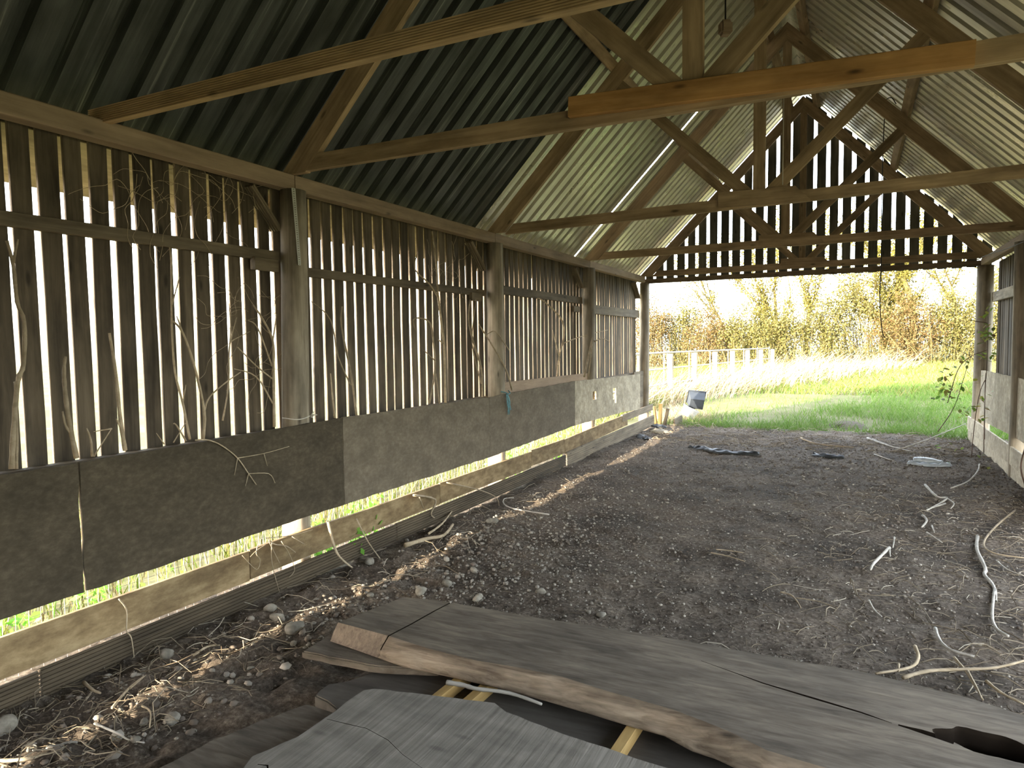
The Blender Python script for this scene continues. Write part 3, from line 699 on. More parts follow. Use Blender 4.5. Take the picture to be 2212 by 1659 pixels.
TR = {
  's1': [[(-0.03,-1.88,1.071),(-0.03,-1.865,1.231),(-0.03,-1.832,1.48),(-0.03,-1.803,1.561),(-0.03,-1.79,1.761),(-0.03,-1.816,1.856),(-0.03,-1.824,2.024),(-0.03,-1.845,2.138)],[(-0.03,-1.823,2.039),(-0.03,-1.81,2.098),(-0.03,-1.797,2.151)],[(-0.03,-1.86,1.067),(-0.03,-1.847,1.267),(-0.03,-1.845,1.481)]],
  's2': [[(-0.03,-1.577,1.075),(-0.03,-1.606,1.278),(-0.03,-1.617,1.437),(-0.03,-1.616,1.531),(-0.03,-1.605,1.593)],[(-0.03,-1.594,1.197),(-0.03,-1.623,1.248),(-0.03,-1.634,1.32)]],
  's3': [[(-0.03,-1.315,1.076),(-0.03,-1.334,1.249),(-0.03,-1.348,1.503),(-0.03,-1.372,1.712)],[(-0.03,-1.332,1.198),(-0.03,-1.356,1.252)]],
  's4': [[(-0.03,-0.906,1.082),(-0.03,-0.944,1.301),(-0.03,-0.987,1.487),(-0.03,-0.995,1.759),(-0.03,-0.982,2.119),(-0.03,-0.988,2.208)],[(-0.03,-0.989,1.877),(-0.03,-0.929,2.043)],[(-0.03,-0.944,1.301),(-0.03,-0.917,1.41)]],
  's5': [[(-0.03,-0.813,1.07),(-0.03,-0.798,1.25),(-0.03,-0.857,1.528),(-0.03,-0.924,1.715),(-0.03,-0.988,1.786)],[(-0.03,-0.793,1.249),(-0.03,-0.755,1.323),(-0.03,-0.634,1.402),(-0.03,-0.507,1.466)],[(-0.03,-0.924,1.715),(-0.03,-0.961,1.814)]],
  's6': [[(-0.03,-0.663,1.168),(-0.03,-0.611,1.371),(-0.03,-0.595,1.588),(-0.03,-0.572,1.687),(-0.03,-0.523,1.817)],[(-0.03,-0.586,1.647),(-0.03,-0.574,1.766),(-0.03,-0.58,1.904)],[(-0.03,-0.573,1.667),(-0.03,-0.418,1.728)]],
  's7': [[(-0.03,-0.236,1.079),(-0.03,-0.227,1.453),(-0.03,-0.224,1.666),(-0.03,-0.308,1.812),(-0.03,-0.384,1.902)],[(-0.03,-0.239,1.496),(-0.03,-0.351,1.749),(-0.03,-0.428,1.799)],[(-0.03,-0.243,1.411),(-0.03,-0.376,1.501),(-0.03,-0.525,1.627)],[(-0.03,-0.243,1.241),(-0.03,-0.379,1.429),(-0.03,-0.556,1.488)],[(-0.03,-0.224,1.666),(-0.03,-0.181,1.847)]],
  's9': [[(-0.03,-1.496,1.07),(-0.03,-1.5,1.161),(-0.03,-1.518,1.22)],[(-0.03,-1.488,1.069),(-0.03,-1.384,1.204)],[(-0.03,-1.384,1.203),(-0.03,-1.482,1.199)]],
  's10': [[(-0.03,-0.933,1.076),(-0.03,-0.992,1.176),(-0.03,-1.012,1.188)],[(-0.03,-1.017,1.078),(-0.03,-0.928,1.188)],[(-0.03,-1.078,1.078),(-0.03,-1.124,1.147)]],
  's11': [[(0.125,-0.992,1.097),(0.125,-0.907,1.086),(0.125,-0.809,1.039),(0.125,-0.696,0.946),(0.125,-0.615,0.835),(0.125,-0.556,0.754)],[(0.125,-0.696,0.946),(0.125,-0.482,0.943),(0.125,-0.262,0.957)],[(0.125,-0.696,0.946),(0.125,-0.724,0.844)],[(0.125,-0.615,0.835),(0.125,-0.449,0.805),(0.125,-0.398,0.734)],[(0.125,-0.615,0.835),(0.125,-0.643,0.761)],[(0.125,-0.483,0.938),(0.125,-0.46,0.858)]],
  's12': [[(-0.03,0.634,1.07),(-0.03,0.585,1.38),(-0.03,0.483,1.772),(-0.03,0.499,1.927)],[(-0.03,0.573,1.315),(-0.03,0.435,1.542),(-0.03,0.361,1.821),(-0.03,0.161,1.95)]],
  's12b': [[(-0.03,0.377,1.077),(-0.03,0.357,1.264),(-0.03,0.344,1.417)]],
  's13': [[(-0.03,1.965,1.058),(-0.03,1.967,1.552),(-0.03,1.93,1.793),(-0.03,1.867,2.108),(-0.03,1.86,2.328),(-0.03,1.786,2.677)],[(-0.03,1.866,2.077),(-0.03,1.712,2.192),(-0.03,1.498,2.296),(-0.03,1.53,2.434)],[(-0.03,1.955,1.633),(-0.03,1.866,1.665)]],
  's14': [[(-0.03,1.686,1.074),(-0.03,1.798,1.397),(-0.03,1.778,1.634),(-0.03,1.727,1.821),(-0.03,1.563,1.864),(-0.03,1.455,1.846),(-0.03,1.478,1.757)],[(-0.03,1.786,1.477),(-0.03,1.607,1.574)],[(-0.03,1.86,1.059),(-0.03,1.811,1.349)]],
  's15': [[(-0.03,2.704,1.058),(-0.03,2.695,1.361),(-0.03,2.542,1.628),(-0.03,2.445,1.869),(-0.03,2.486,2.075)],[(-0.03,2.69,1.202),(-0.03,2.507,1.629),(-0.03,2.609,2.081)]],
  's16': [[(0.09,3.185,1.099),(0.09,2.988,1.387),(0.09,2.474,1.798)],[(0.09,3.115,1.549),(0.09,2.803,1.75),(0.09,2.579,1.722),(0.09,2.44,1.832)]],
  's17': [[(-0.03,4.756,1.079),(-0.03,4.851,1.432),(-0.03,5.036,1.724),(-0.03,4.921,1.948),(-0.03,4.367,2.146),(-0.03,4.161,2.178)],[(-0.03,5.003,1.61),(-0.03,5.677,1.702),(-0.03,6.885,1.81)],[(-0.03,4.879,1.387),(-0.03,4.63,1.788)]],
  's18': [[(0.1,5.456,1.134),(0.1,5.812,1.676),(0.1,5.627,1.125)],[(0.1,5.883,1.627),(0.1,6.258,1.675),(0.1,6.576,1.623)]],
  'r1': [[(0.16,1.123,0.342),(0.16,1.461,0.234),(0.16,1.389,0.122),(0.16,1.442,0.071)],[(0.16,1.211,0.31),(0.16,1.271,0.193)]],
  'r2': [[(0.16,0.056,0.369),(0.207,0.082,0.148),(0.253,0.185,0.013),(0.3,0.315,-0.096)],[(0.16,0.058,-0.016),(0.23,0.211,-0.054),(0.3,0.285,-0.112)]],
  'r3': [[(0.16,0.369,0.319),(0.23,0.414,0.135),(0.3,0.541,-0.088)]],
  'r4': [[(0.16,1.664,0.348),(0.223,2.182,0.179),(0.287,2.415,0.052),(0.35,2.326,-0.059)]],
  'r5': [[(0.165,-1.518,0.351),(0.165,-1.48,0.279),(0.165,-1.485,0.174),(0.165,-1.461,0.123),(0.165,-1.451,-0.015),(0.165,-1.461,-0.053),(0.165,-1.401,-0.092)]],
  'r6': [[(0.165,-1.787,0.153),(0.165,-1.768,0.091),(0.165,-1.767,0.044)],[(0.165,-1.116,0.153),(0.165,-1.105,0.054)]],
  'tuft': [[(0.15,-0.492,0.384),(0.15,-0.44,0.34),(0.15,-0.345,0.303),(0.15,-0.262,0.237)],[(0.15,-0.519,0.361),(0.15,-0.598,0.342),(0.15,-0.649,0.317)],[(0.15,-0.492,0.374),(0.15,-0.443,0.278),(0.15,-0.405,0.205)],[(0.15,-0.385,0.346),(0.15,-0.319,0.243),(0.15,-0.274,0.123),(0.15,-0.326,0.085)],[(0.15,-0.583,0.379),(0.15,-0.599,0.323),(0.15,-0.569,0.274),(0.15,-0.603,0.223),(0.15,-0.71,0.344)],[(0.15,-0.466,0.367),(0.15,-0.472,0.225),(0.15,-0.414,0.008)],[(0.15,-0.286,0.351),(0.15,-0.172,0.267)],[(0.15,-0.518,0.401),(0.15,-0.271,0.358),(0.15,-0.092,0.35)]],
  'g_a': [[(4.437,2.923,0.015),(4.375,2.491,0.015),(4.36,2.007,0.015),(4.332,1.839,0.015),(4.348,1.595,0.015),(4.312,1.292,0.015),(4.343,1.527,0.02),(4.256,1.033,0.02),(4.244,0.817,0.02),(4.283,0.726,0.02)]],
  'g_b': [[(3.941,0.678,0.02),(3.946,0.512,0.02),(3.985,0.406,0.02),(4.083,0.366,0.02)]],
  'g_c': [[(3.815,0.274,0.06),(3.821,0.14,0.06),(3.776,0.002,0.06),(3.629,-0.132,0.06)],[(3.731,0.019,0.06),(3.726,-0.068,0.06)]],
  'g_d': [[(3.742,-0.103,0.05),(3.855,0.023,0.05),(4.023,0.12,0.05),(4.149,0.198,0.05),(4.282,0.337,0.05)],[(4.021,0.1,0.05),(4.036,-0.087,0.05),(4.038,-0.168,0.05)]],
  'g_e': [[(4.865,3.971,0.03),(4.618,3.282,0.03),(4.441,2.66,0.03),(4.46,2.383,0.03),(4.638,2.33,0.03)]],
  'g_f': [[(4.22,4.88,0.04),(4.276,4.279,0.04),(4.358,4.233,0.04),(4.135,3.609,0.04)],[(4.318,3.981,0.04),(4.137,3.646,0.04)],[(4.358,4.233,0.04),(4.391,4.012,0.04),(4.338,3.768,0.04)]],
  'g_g': [[(3.776,2.181,0.04),(3.663,1.732,0.04),(3.638,1.56,0.04)],[(3.776,2.181,0.04),(3.686,2.263,0.04)],[(3.824,2.503,0.04),(3.799,2.192,0.04)],[(3.776,2.181,0.04),(3.772,1.951,0.04)]],
  'g_h': [[(3.718,8.647,0.03),(3.957,7.958,0.03),(4.289,7.322,0.03)],[(3.789,8.571,0.03),(4.04,7.81,0.03)]],
  'g_h2': [[(3.992,7.417,0.01),(4.374,7.671,0.13),(5.119,9.281,0.25)]],
  'g_i': [[(2.76,8.274,0.03),(3.037,7.686,0.03),(3.524,7.517,0.03)]],
  'g_j': [[(3.779,7.024,0.02),(4.021,6.464,0.02)]],
  'g_k': [[(4.941,6.581,0.03),(4.853,6.05,0.03),(4.661,5.316,0.03),(4.45,4.84,0.03)]],
  'g_l': [[(2.561,1.57,0.02),(2.691,1.537,0.02),(2.823,1.464,0.02)]],
  'g_l2': [[(2.581,1.673,0.02),(2.681,1.684,0.02),(2.782,1.669,0.02)]],
  'g_m': [[(3.115,0.919,0.02),(3.19,0.872,0.02),(3.251,0.686,0.02)],[(3.211,0.85,0.02),(3.338,0.845,0.02),(3.448,0.776,0.02)]],
  'g_n': [[(3.619,0.989,0.02),(3.644,0.837,0.02),(3.681,0.742,0.02)]],
  'g_o': [[(3.987,0.288,0.03),(4.015,0.162,0.03),(4.029,0.057,0.03),(4.049,-0.138,0.03)]],
  'g_p': [[(4.091,0.068,0.03),(4.134,-0.033,0.03),(4.203,-0.105,0.03)]],
  'g_q': [[(4.087,3.427,0.03),(4.105,3.241,0.03),(4.047,2.972,0.03)],[(4.129,3.068,0.03),(4.127,2.837,0.03)],[(4.071,2.812,0.03),(4.152,2.532,0.03)]],
  'g_r': [[(4.457,2.219,0.02),(4.486,2.027,0.02),(4.563,1.909,0.02)]],
  'l_a': [[(0.624,-1.953,0.03),(0.789,-1.96,0.03),(0.874,-1.97,0.03),(0.952,-1.957,0.03)]],
  'l_b': [[(0.674,-1.77,0.03),(0.758,-1.788,0.03),(0.868,-1.872,0.03)]],
  'l_c': [[(0.572,-1.839,0.03),(0.475,-1.695,0.03),(0.429,-1.583,0.03)],[(0.481,-1.692,0.03),(0.429,-1.574,0.03)]],
  'l_d': [[(0.554,-2.283,0.03),(0.643,-2.218,0.03),(0.656,-2.167,0.03)]],
  'l_e': [[(0.219,-1.748,0.03),(0.335,-1.776,0.03),(0.396,-1.779,0.03)]],
  'l_f': [[(0.456,-1.322,0.03),(0.437,-1.22,0.03),(0.482,-1.178,0.03)],[(0.551,-1.083,0.03),(0.631,-1.151,0.03),(0.696,-1.22,0.03)]],
  'l_g': [[(0.622,-2.148,0.03),(0.657,-2.12,0.03),(0.663,-2.093,0.03),(0.698,-2.071,0.03)]],
  'b_a': [[(0.35,0.719,0.04),(0.405,0.947,0.04),(0.478,1.087,0.04),(0.37,1.413,0.04)]],
  'b_b': [[(0.355,1.048,0.05),(0.287,1.366,0.05),(0.095,1.881,0.05)],[(-0.032,1.754,0.05),(0.274,1.614,0.05)]],
  'b_c': [[(0.974,2.148,0.02),(0.571,2.221,0.02),(0.386,2.369,0.02),(0.293,2.57,0.02),(0.363,2.643,0.02)]],
  'slabstick': [[(1.95,-1.236,0.165),(2.027,-1.227,0.165),(2.096,-1.23,0.165),(2.237,-1.203,0.165),(2.397,-1.227,0.165)]],
  'bram': [[(4.957,7.4,-0.088),(4.985,7.4,0.349),(5.047,7.4,0.919),(5.188,7.4,1.257),(5.252,7.4,1.635),(5.337,7.4,1.899)],[(4.668,7.4,0.727),(4.774,7.4,1.188),(4.923,7.4,1.37),(5.109,7.4,1.459),(5.253,7.4,1.591)],[(4.949,7.4,1.842),(5.081,7.4,1.817),(5.175,7.4,1.792)],[(4.471,7.4,1.624),(4.67,7.4,1.507),(4.923,7.4,1.37)],[(4.558,7.4,0.329),(4.747,7.4,0.683),(4.871,7.4,1.143),(4.958,7.4,1.46)],[(5.26,7.4,0.249),(5.215,7.4,0.922),(5.154,7.4,1.145)],[(5.199,7.4,0.064),(5.202,7.4,0.697),(5.172,7.4,1.145)]],
  'bramleaf': [[(4.631,7.4,1.06),(4.612,7.4,1.025),(4.66,7.4,1.084),(4.664,7.4,0.911),(4.635,7.4,0.888),(4.683,7.4,0.912),(4.607,7.4,0.795),(4.558,7.4,0.805),(4.695,7.4,0.808),(4.724,7.4,0.821),(5.159,7.4,1.681),(5.132,7.4,1.637),(5.17,7.4,1.614),(5.218,7.4,1.547),(5.148,7.4,1.392),(5.185,7.4,1.369),(5.13,7.4,1.369),(5.317,7.4,1.943),(5.345,7.4,1.931),(5.324,7.4,1.701),(5.307,7.4,1.657),(5.344,7.4,1.634),(4.915,7.4,1.279),(4.848,7.4,1.29),(4.837,7.4,0.972),(4.706,7.4,1.21),(4.893,7.4,0.619),(4.94,7.4,0.655),(4.855,7.4,0.595),(5.222,7.4,1.747),(4.978,7.4,1.053),(5.189,7.4,0.843),(5.146,7.4,0.707),(5.206,7.4,0.517)]],
  'bramlow': [[(4.521,7.376,0.12),(4.527,7.217,0.12),(4.789,7.322,0.12),(4.811,7.173,0.12),(4.765,7.64,0.12),(4.974,6.726,0.12),(4.927,6.502,0.12),(4.941,5.884,0.12),(4.561,5.968,0.12)]],
  'arch': [[(4.828,4.6,0.023),(4.852,4.6,0.178),(4.902,4.6,0.367),(4.953,4.6,0.522),(5.028,4.6,0.626)]],
}

# ------------------------------------------------------------------ sawn slabs in the foreground
def apply_cut(o, cutters):
    for c in cutters:
        md = o.modifiers.new('cut', 'BOOLEAN'); md.operation = 'DIFFERENCE'; md.solver = 'EXACT'; md.object = c; md.material_mode = 'TRANSFER'
    bpy.context.view_layer.update()
    dg = bpy.context.evaluated_depsgraph_get()
    me = bpy.data.meshes.new_from_object(o.evaluated_get(dg))
    o.modifiers.clear(); old = o.data; o.data = me
    for c in cutters:
        d = c.data; bpy.data.objects.remove(c, do_unlink=True); bpy.data.meshes.remove(d)
def interp(P, x):
    P = sorted(P)
    if x <= P[0][0]: return P[0][1]
    for a, b_ in zip(P[:-1], P[1:]):
        if x <= b_[0]: return a[1]+(b_[1]-a[1])*(x-a[0])/(b_[0]-a[0])
    return P[-1][1]
BACK = [(1.27, -0.60), (1.363, -0.570), (1.569, -0.566), (1.844, -0.559), (2.113, -0.556), (2.393, -0.531), (2.725, -0.517), (3.257, -0.515), (3.591, -0.508), (3.945, -0.573), (4.098, -0.631), (4.5, -0.70)]
FTOP = [(1.173, -1.035), (1.509, -1.058), (1.774, -1.096), (2.03, -1.106), (2.226, -1.085), (2.439, -1.084), (2.634, -1.117), (2.811, -1.134), (2.915, -1.145), (3.036, -1.178), (3.132, -1.207), (3.267, -1.272), (3.429, -1.29), (4.5, -1.35)]
FBOT = [(1.15, -1.09), (1.253, -1.102), (1.543, -1.146), (1.673, -1.167), (1.902, -1.158), (2.155, -1.156), (2.396, -1.166), (2.622, -1.186), (2.763, -1.201), (2.897, -1.21), (3.005, -1.262), (3.097, -1.275), (3.168, -1.300), (4.5, -1.40)]
def loft_slab(name, x0, x1, zb, zt, label):
    """live-edge plank: flat sawn top, rounded debarked front"""
    N = 170; V, F = [], []; rows = []
    C = (2.7, -0.9, (zb+zt)/2)
    for i in range(N+1):
        x = x0+(x1-x0)*i/N
        yb = interp(BACK, x); yf = interp(FTOP, x); yo = interp(FBOT, x)
        skew = lambda y: x + 0.10*max(0.0, (y+1.06)/0.43)*max(0.0, 1-(x-1.173)/0.5)
        jt = lambda s: s*(math.sin(x*23.0)+0.6*math.sin(x*61.0+1))*0.5
        prof = [(yb, zt), (yb*0.75+yf*0.25, zt), (yb*0.5+yf*0.5, zt), (yb*0.25+yf*0.75, zt), (yf, zt)]
        for q in range(1, 7):
            t = q/7; bul = math.sin(math.pi*t)*(0.022 if x > 1.52 else 0.003)
            nz = float(vnoise(np.array([x*1.0+9]), np.array([t*0.12+5]), 0.035, 77)[0])+1.4*float(vnoise(np.array([x+9]), np.array([t*0.3+5]), 0.11, 78)[0])
            prof.append((yf+(yo-yf)*t-bul+(0.011*nz if x > 1.5 else 0.002*nz), zt-(zt-zb)*t))
        prof += [(yo, zb+0.004), (yo+0.03, zb), (yb*0.5+yo*0.5, zb), (yb, zb)]
        for (yy, zz) in prof: V.append((skew(yy)-C[0], yy-C[1], zz-C[2]))
    n = 15
    for i in range(N):
        for k in range(n):
            a = i*n+k; b_ = i*n+(k+1) % n; F.append((a, a+n, b_+n, b_))
    F.append(tuple(range(n))); F.append(tuple(reversed(range(N*n, N*n+n))))
    bm = bmesh.new(); vs = [bm.verts.new(v) for v in V]
    for f in F: bm.faces.new([vs[i] for i in f])
    bmesh.ops.recalc_face_normals(bm, faces=bm.faces[:])
    me = bpy.data.meshes.new(name); bm.to_mesh(me); bm.free()
    me.materials.append(M['slab']); me.materials.append(M['bark'])
    me.materials.append(M['endgrain'])
    for p in me.polygons:
        i, k = divmod(p.index, n)
        if i < N and 4 <= k <= 11: p.material_index = 1 if x0+(x1-x0)*i/N > 1.50 else 2
        elif i >= N: p.material_index = 2
    for p in me.polygons: p.use_smooth = p.material_index == 1
    o = link(name, me, None, None, Matrix.Translation(C))
    return tag(o, label, 'plank')
S1 = loft_slab('timber_slab', 1.173, 4.5, 0.142, 0.222, 'long thick live-edge plank with a saw cut across and a knot hole at right')
def wedge(path, widths, ztop, depth):
    """thin vertical cutter following a path on the plank top"""
    V, F = [], []; m = len(path)
    for i, (p, w) in enumerate(zip(path, widths)):
        a, b_ = Vector(path[max(i-1, 0)]), Vector(path[min(i+1, m-1)])
        d = (b_-a).normalized(); nrm = Vector((-d.y, d.x))
        for s in (-1, 1):
            V.append((p[0]+nrm.x*w*s/2, p[1]+nrm.y*w*s/2, ztop+0.05)); V.append((p[0]+nrm.x*w*s*0.3, p[1]+nrm.y*w*s*0.3, ztop-depth))
    for i in range(m-1):
        a = i*4; b_ = a+4
        F += [(a, b_, b_+1, a+1), (a+2, a+3, b_+3, b_+2), (a, a+2, b_+2, b_), (a+1, b_+1, b_+3, a+3)]
    F += [(0, 1, 3, 2), (4*(m-1), 4*(m-1)+2, 4*(m-1)+3, 4*(m-1)+1)]
    bm = bmesh.new(); vs = [bm.verts.new(v) for v in V]
    for f in F: bm.faces.new([vs[i] for i in f])
    bmesh.ops.recalc_face_normals(bm, faces=bm.faces[:])
    me = bpy.data.meshes.new('cutter'); bm.to_mesh(me); bm.free()
    return link('cutter', me, M['crack'])
def hole_cutter(c, d, seed):
    r = random.Random(seed); bm = bmesh.new(); bmesh.ops.create_icosphere(bm, subdivisions=3, radius=1)
    for v in bm.verts:
        k = 1+0.18*math.sin(5*v.co.x+seed)*math.sin(4*v.co.y)
        v.co = Vector((v.co.x*d[0]*k, v.co.y*d[1]*k, v.co.z*d[2]))
    me = bpy.data.meshes.new('cutter'); bm.to_mesh(me); bm.free()
    me.shade_smooth(); return link('cutter', me, M['crack'], None, Matrix.Translation(c) @ Matrix.Rotation(-0.25, 4, 'Z'))
apply_cut(S1, [wedge([(1.50, -1.15), (1.53, -0.9), (1.545, -0.70), (1.57, -0.50)], [.011, .013, .012, .009], .222, .05),
               wedge([(2.93, -0.69), (3.08, -0.742), (3.2, -0.786), (3.38, -0.826), (3.56, -0.866), (3.66, -0.90)], [.003, .007, .011, .018, .013, .003], .222, .045),
               wedge([(3.68, -0.903), (3.75, -0.915), (3.85, -0.94)], [.012, .035, .05], .222, .06),
               hole_cutter((3.96, -0.905, 0.20), (0.16, 0.085, 0.13), 3)])
def flat_slab(name, poly, zb, zt, mat, label, seed=0, rough=0.006):
    """plank from an outline; edges slightly ragged and chamfered"""
    r = random.Random(seed); P = []
    for i in range(len(poly)):
        a, b_ = Vector(poly[i]), Vector(poly[(i+1) % len(poly)]); n = max(1, int((b_-a).length/0.05))
        for k in range(n):
            q = a.lerp(b_, k/n); P.append(q+Vector((r.uniform(-rough, rough), r.uniform(-rough, rough))) if k else q)
    cx = sum(p.x for p in P)/len(P); cy = sum(p.y for p in P)/len(P); cz = (zb+zt)/2
    bm = bmesh.new(); vs = [bm.verts.new((p.x-cx, p.y-cy, zb-cz)) for p in P]
    f = bm.faces.new(vs); e = bmesh.ops.extrude_face_region(bm, geom=[f])
    top = [v for v in e['geom'] if isinstance(v, bmesh.types.BMVert)]
    bmesh.ops.translate(bm, vec=(0, 0, zt-zb), verts=top)
    bmesh.ops.recalc_face_normals(bm, faces=bm.faces[:])
    ed = [e for e in bm.edges if len(e.link_faces) == 2 and abs(e.link_faces[0].normal.z-e.link_faces[1].normal.z) > 0.5]
    bmesh.ops.bevel(bm, geom=ed, offset=0.006, segments=2, affect='EDGES')
    me = bpy.data.meshes.new(name); bm.to_mesh(me); bm.free()
    o = link(name, me, mat, None, Matrix.Translation((cx, cy, cz)))
    return tag(o, label, 'plank')
S2 = flat_slab('timber_slab', [(1.703, -1.494), (1.739, -1.463), (1.963, -1.411), (2.25, -1.35), (2.324, -1.392), (2.434, -1.413), (2.683, -1.448), (2.969, -1.475), (3.6, -1.53), (4.2, -1.58), (4.2, -2.18), (2.5, -2.25), (1.72, -2.2), (1.64, -2.033), (1.699, -1.875), (1.702, -1.736)], 0.142, 0.200, M['slabpale'], 'wide pale grey sawn plank with saw marks across the bottom of the photo', 2, 0.004)
apply_cut(S2, [wedge([(1.72, -1.735), (1.80, -1.73), (1.90, -1.722), (2.02, -1.75), (2.12, -1.80), (2.24, -1.84)], [.002, .005, .003, .003, .002, .001], .2, .02),
               wedge([(1.70, -2.06), (1.735, -2.05), (1.765, -2.075)], [.004, .01, .003], .2, .02)])
flat_slab('timber_slab', [(1.484, -1.594), (1.627, -1.596), (1.78, -1.62), (1.80, -2.3), (1.28, -2.32), (1.311, -2.166), (1.34, -1.961), (1.404, -1.773)], 0.095, 0.139, M['slab'], 'short grey plank poking out at the left under the wide pale plank', 3, 0.01)
flat_slab('timber_slab', [(1.402, -1.456), (1.387, -1.352), (1.44, -1.30), (1.498, -1.188), (1.55, -0.80), (4.2, -0.76), (4.2, -1.62), (2.6, -1.60), (1.62, -1.53), (1.565, -1.503), (1.48, -1.47)], 0.030, 0.090, M['basedark'], 'dark lowest plank with a broken end seen in the gap between the upper planks', 4, 0.012)
flat_slab('timber_slab', [(1.116, -1.229), (1.102, -0.962), (1.14, -0.72), (1.80, -0.66), (1.82, -1.10), (1.673, -1.155), (1.5, -1.205)], 0.102, 0.140, M['slab'], 'thin grey board wedged under the left end of the long live-edge plank', 5, 0.004)
for k, (x, lab) in enumerate(((1.948, 'yellow batten under the planks, left of the pair in the gap'), (2.083, 'yellow batten under the planks, right of the pair in the gap'), (2.76, 'yellow batten with nail holes bridging the gap near the bottom of the photo'))):
    tag(beam('batten', (x-0.012, -1.56, 0.1155), (x+0.02, -0.72, 0.1155), 0.042, 0.05, M['batten'], None, ch=0.002), lab, 'batten')

# ------------------------------------------------------------------ stalks, sticks and roots
def twig_mesh(lines, r, n=6, taper=0.55, k=4):
    mb = MB()
    for j, l in enumerate(lines):
        P = smooth_path(l, k); m = len(P); r0 = r if j == 0 else r*0.6
        mb.tube(P, [r0*(1-(1-taper)*i/(m-1))*(1+0.10*math.sin(i*2.3+j)) for i in range(m)], n)
    return mb
def twig(name, key, r, mat, label, cat, group=None, taper=0.55):
    L = TR[key]; o = twig_mesh(L, r, 6, taper).build(name, M[mat], None, True, origin=L[0][0])
    return tag(o, label, cat, group)
for key, r, lab in (
    ('s1', .013, 'tall kinked dead stalk against the boards at the left edge of the photo'),
    ('s2', .013, 'short thick dead stalk leaning left, second from the left edge of the photo'),
    ('s3', .012, 'smooth dead stalk leaning left behind the dark panel, third from the left edge'),
    ('s4', .008, 'tall thin dead stalk reaching the wall rail left of the nearest post'),
    ('s5', .010, 'forked dead stalk with a side twig left of the nearest post'),
    ('s6', .006, 'slender branching dead stem between the forked stalk and the nearest post'),
    ('s7', .010, 'bushy many-branched dead stalk touching the nearest left post'),
    ('s9', .007, 'short crossed dead twigs behind the panel near the left edge'),
    ('s10', .006, 'low tangle of short dead twigs behind the panel below the forked stalk'),
    ('s11', .005, 'fine branching dead twig hanging over the front of the dark panel'),
    ('s12', .010, 'dead stalk with a long arching side twig just past the nearest post'),
    ('s12b', .009, 'single short dead stalk just past the nearest post'),
    ('s13', .014, 'tallest dead stalk reaching the wall plate in the middle of the second bay'),
    ('s14', .010, 'dead stem with a hooked curling tip in the second bay'),
    ('s15', .013, 'pair of leaning dead stalks left of the post with blue twine'),
    ('s16', .011, 'bent dead stalk hooked in front of the post with blue twine'),
    ('s17', .014, 'curved dead stalk leaning over in the third bay'),
    ('s18', .016, 'folded pale dead stalk in front of the third post')):
    twig('dead_stalk', key, r, 'stalk', lab, 'stalk', 'dead stalks along the left wall')
for key, r, lab in (
    ('r1', .010, 'bent pale root hanging over the low board below the mottled panel'),
    ('r2', .011, 'long brown root trailing from the low board to the soil'),
    ('r3', .006, 'thin straight root slanting down from the low board'),
    ('r4', .006, 'thin arching root drooping from the low board further back'),
    ('r5', .004, 'thin wavy root dangling over the two low boards near the camera'),
    ('tuft', .005, 'tangled pale root tuft spilling over the low board under the dark panel')):
    twig('root', key, r, 'stalk', lab, 'root')
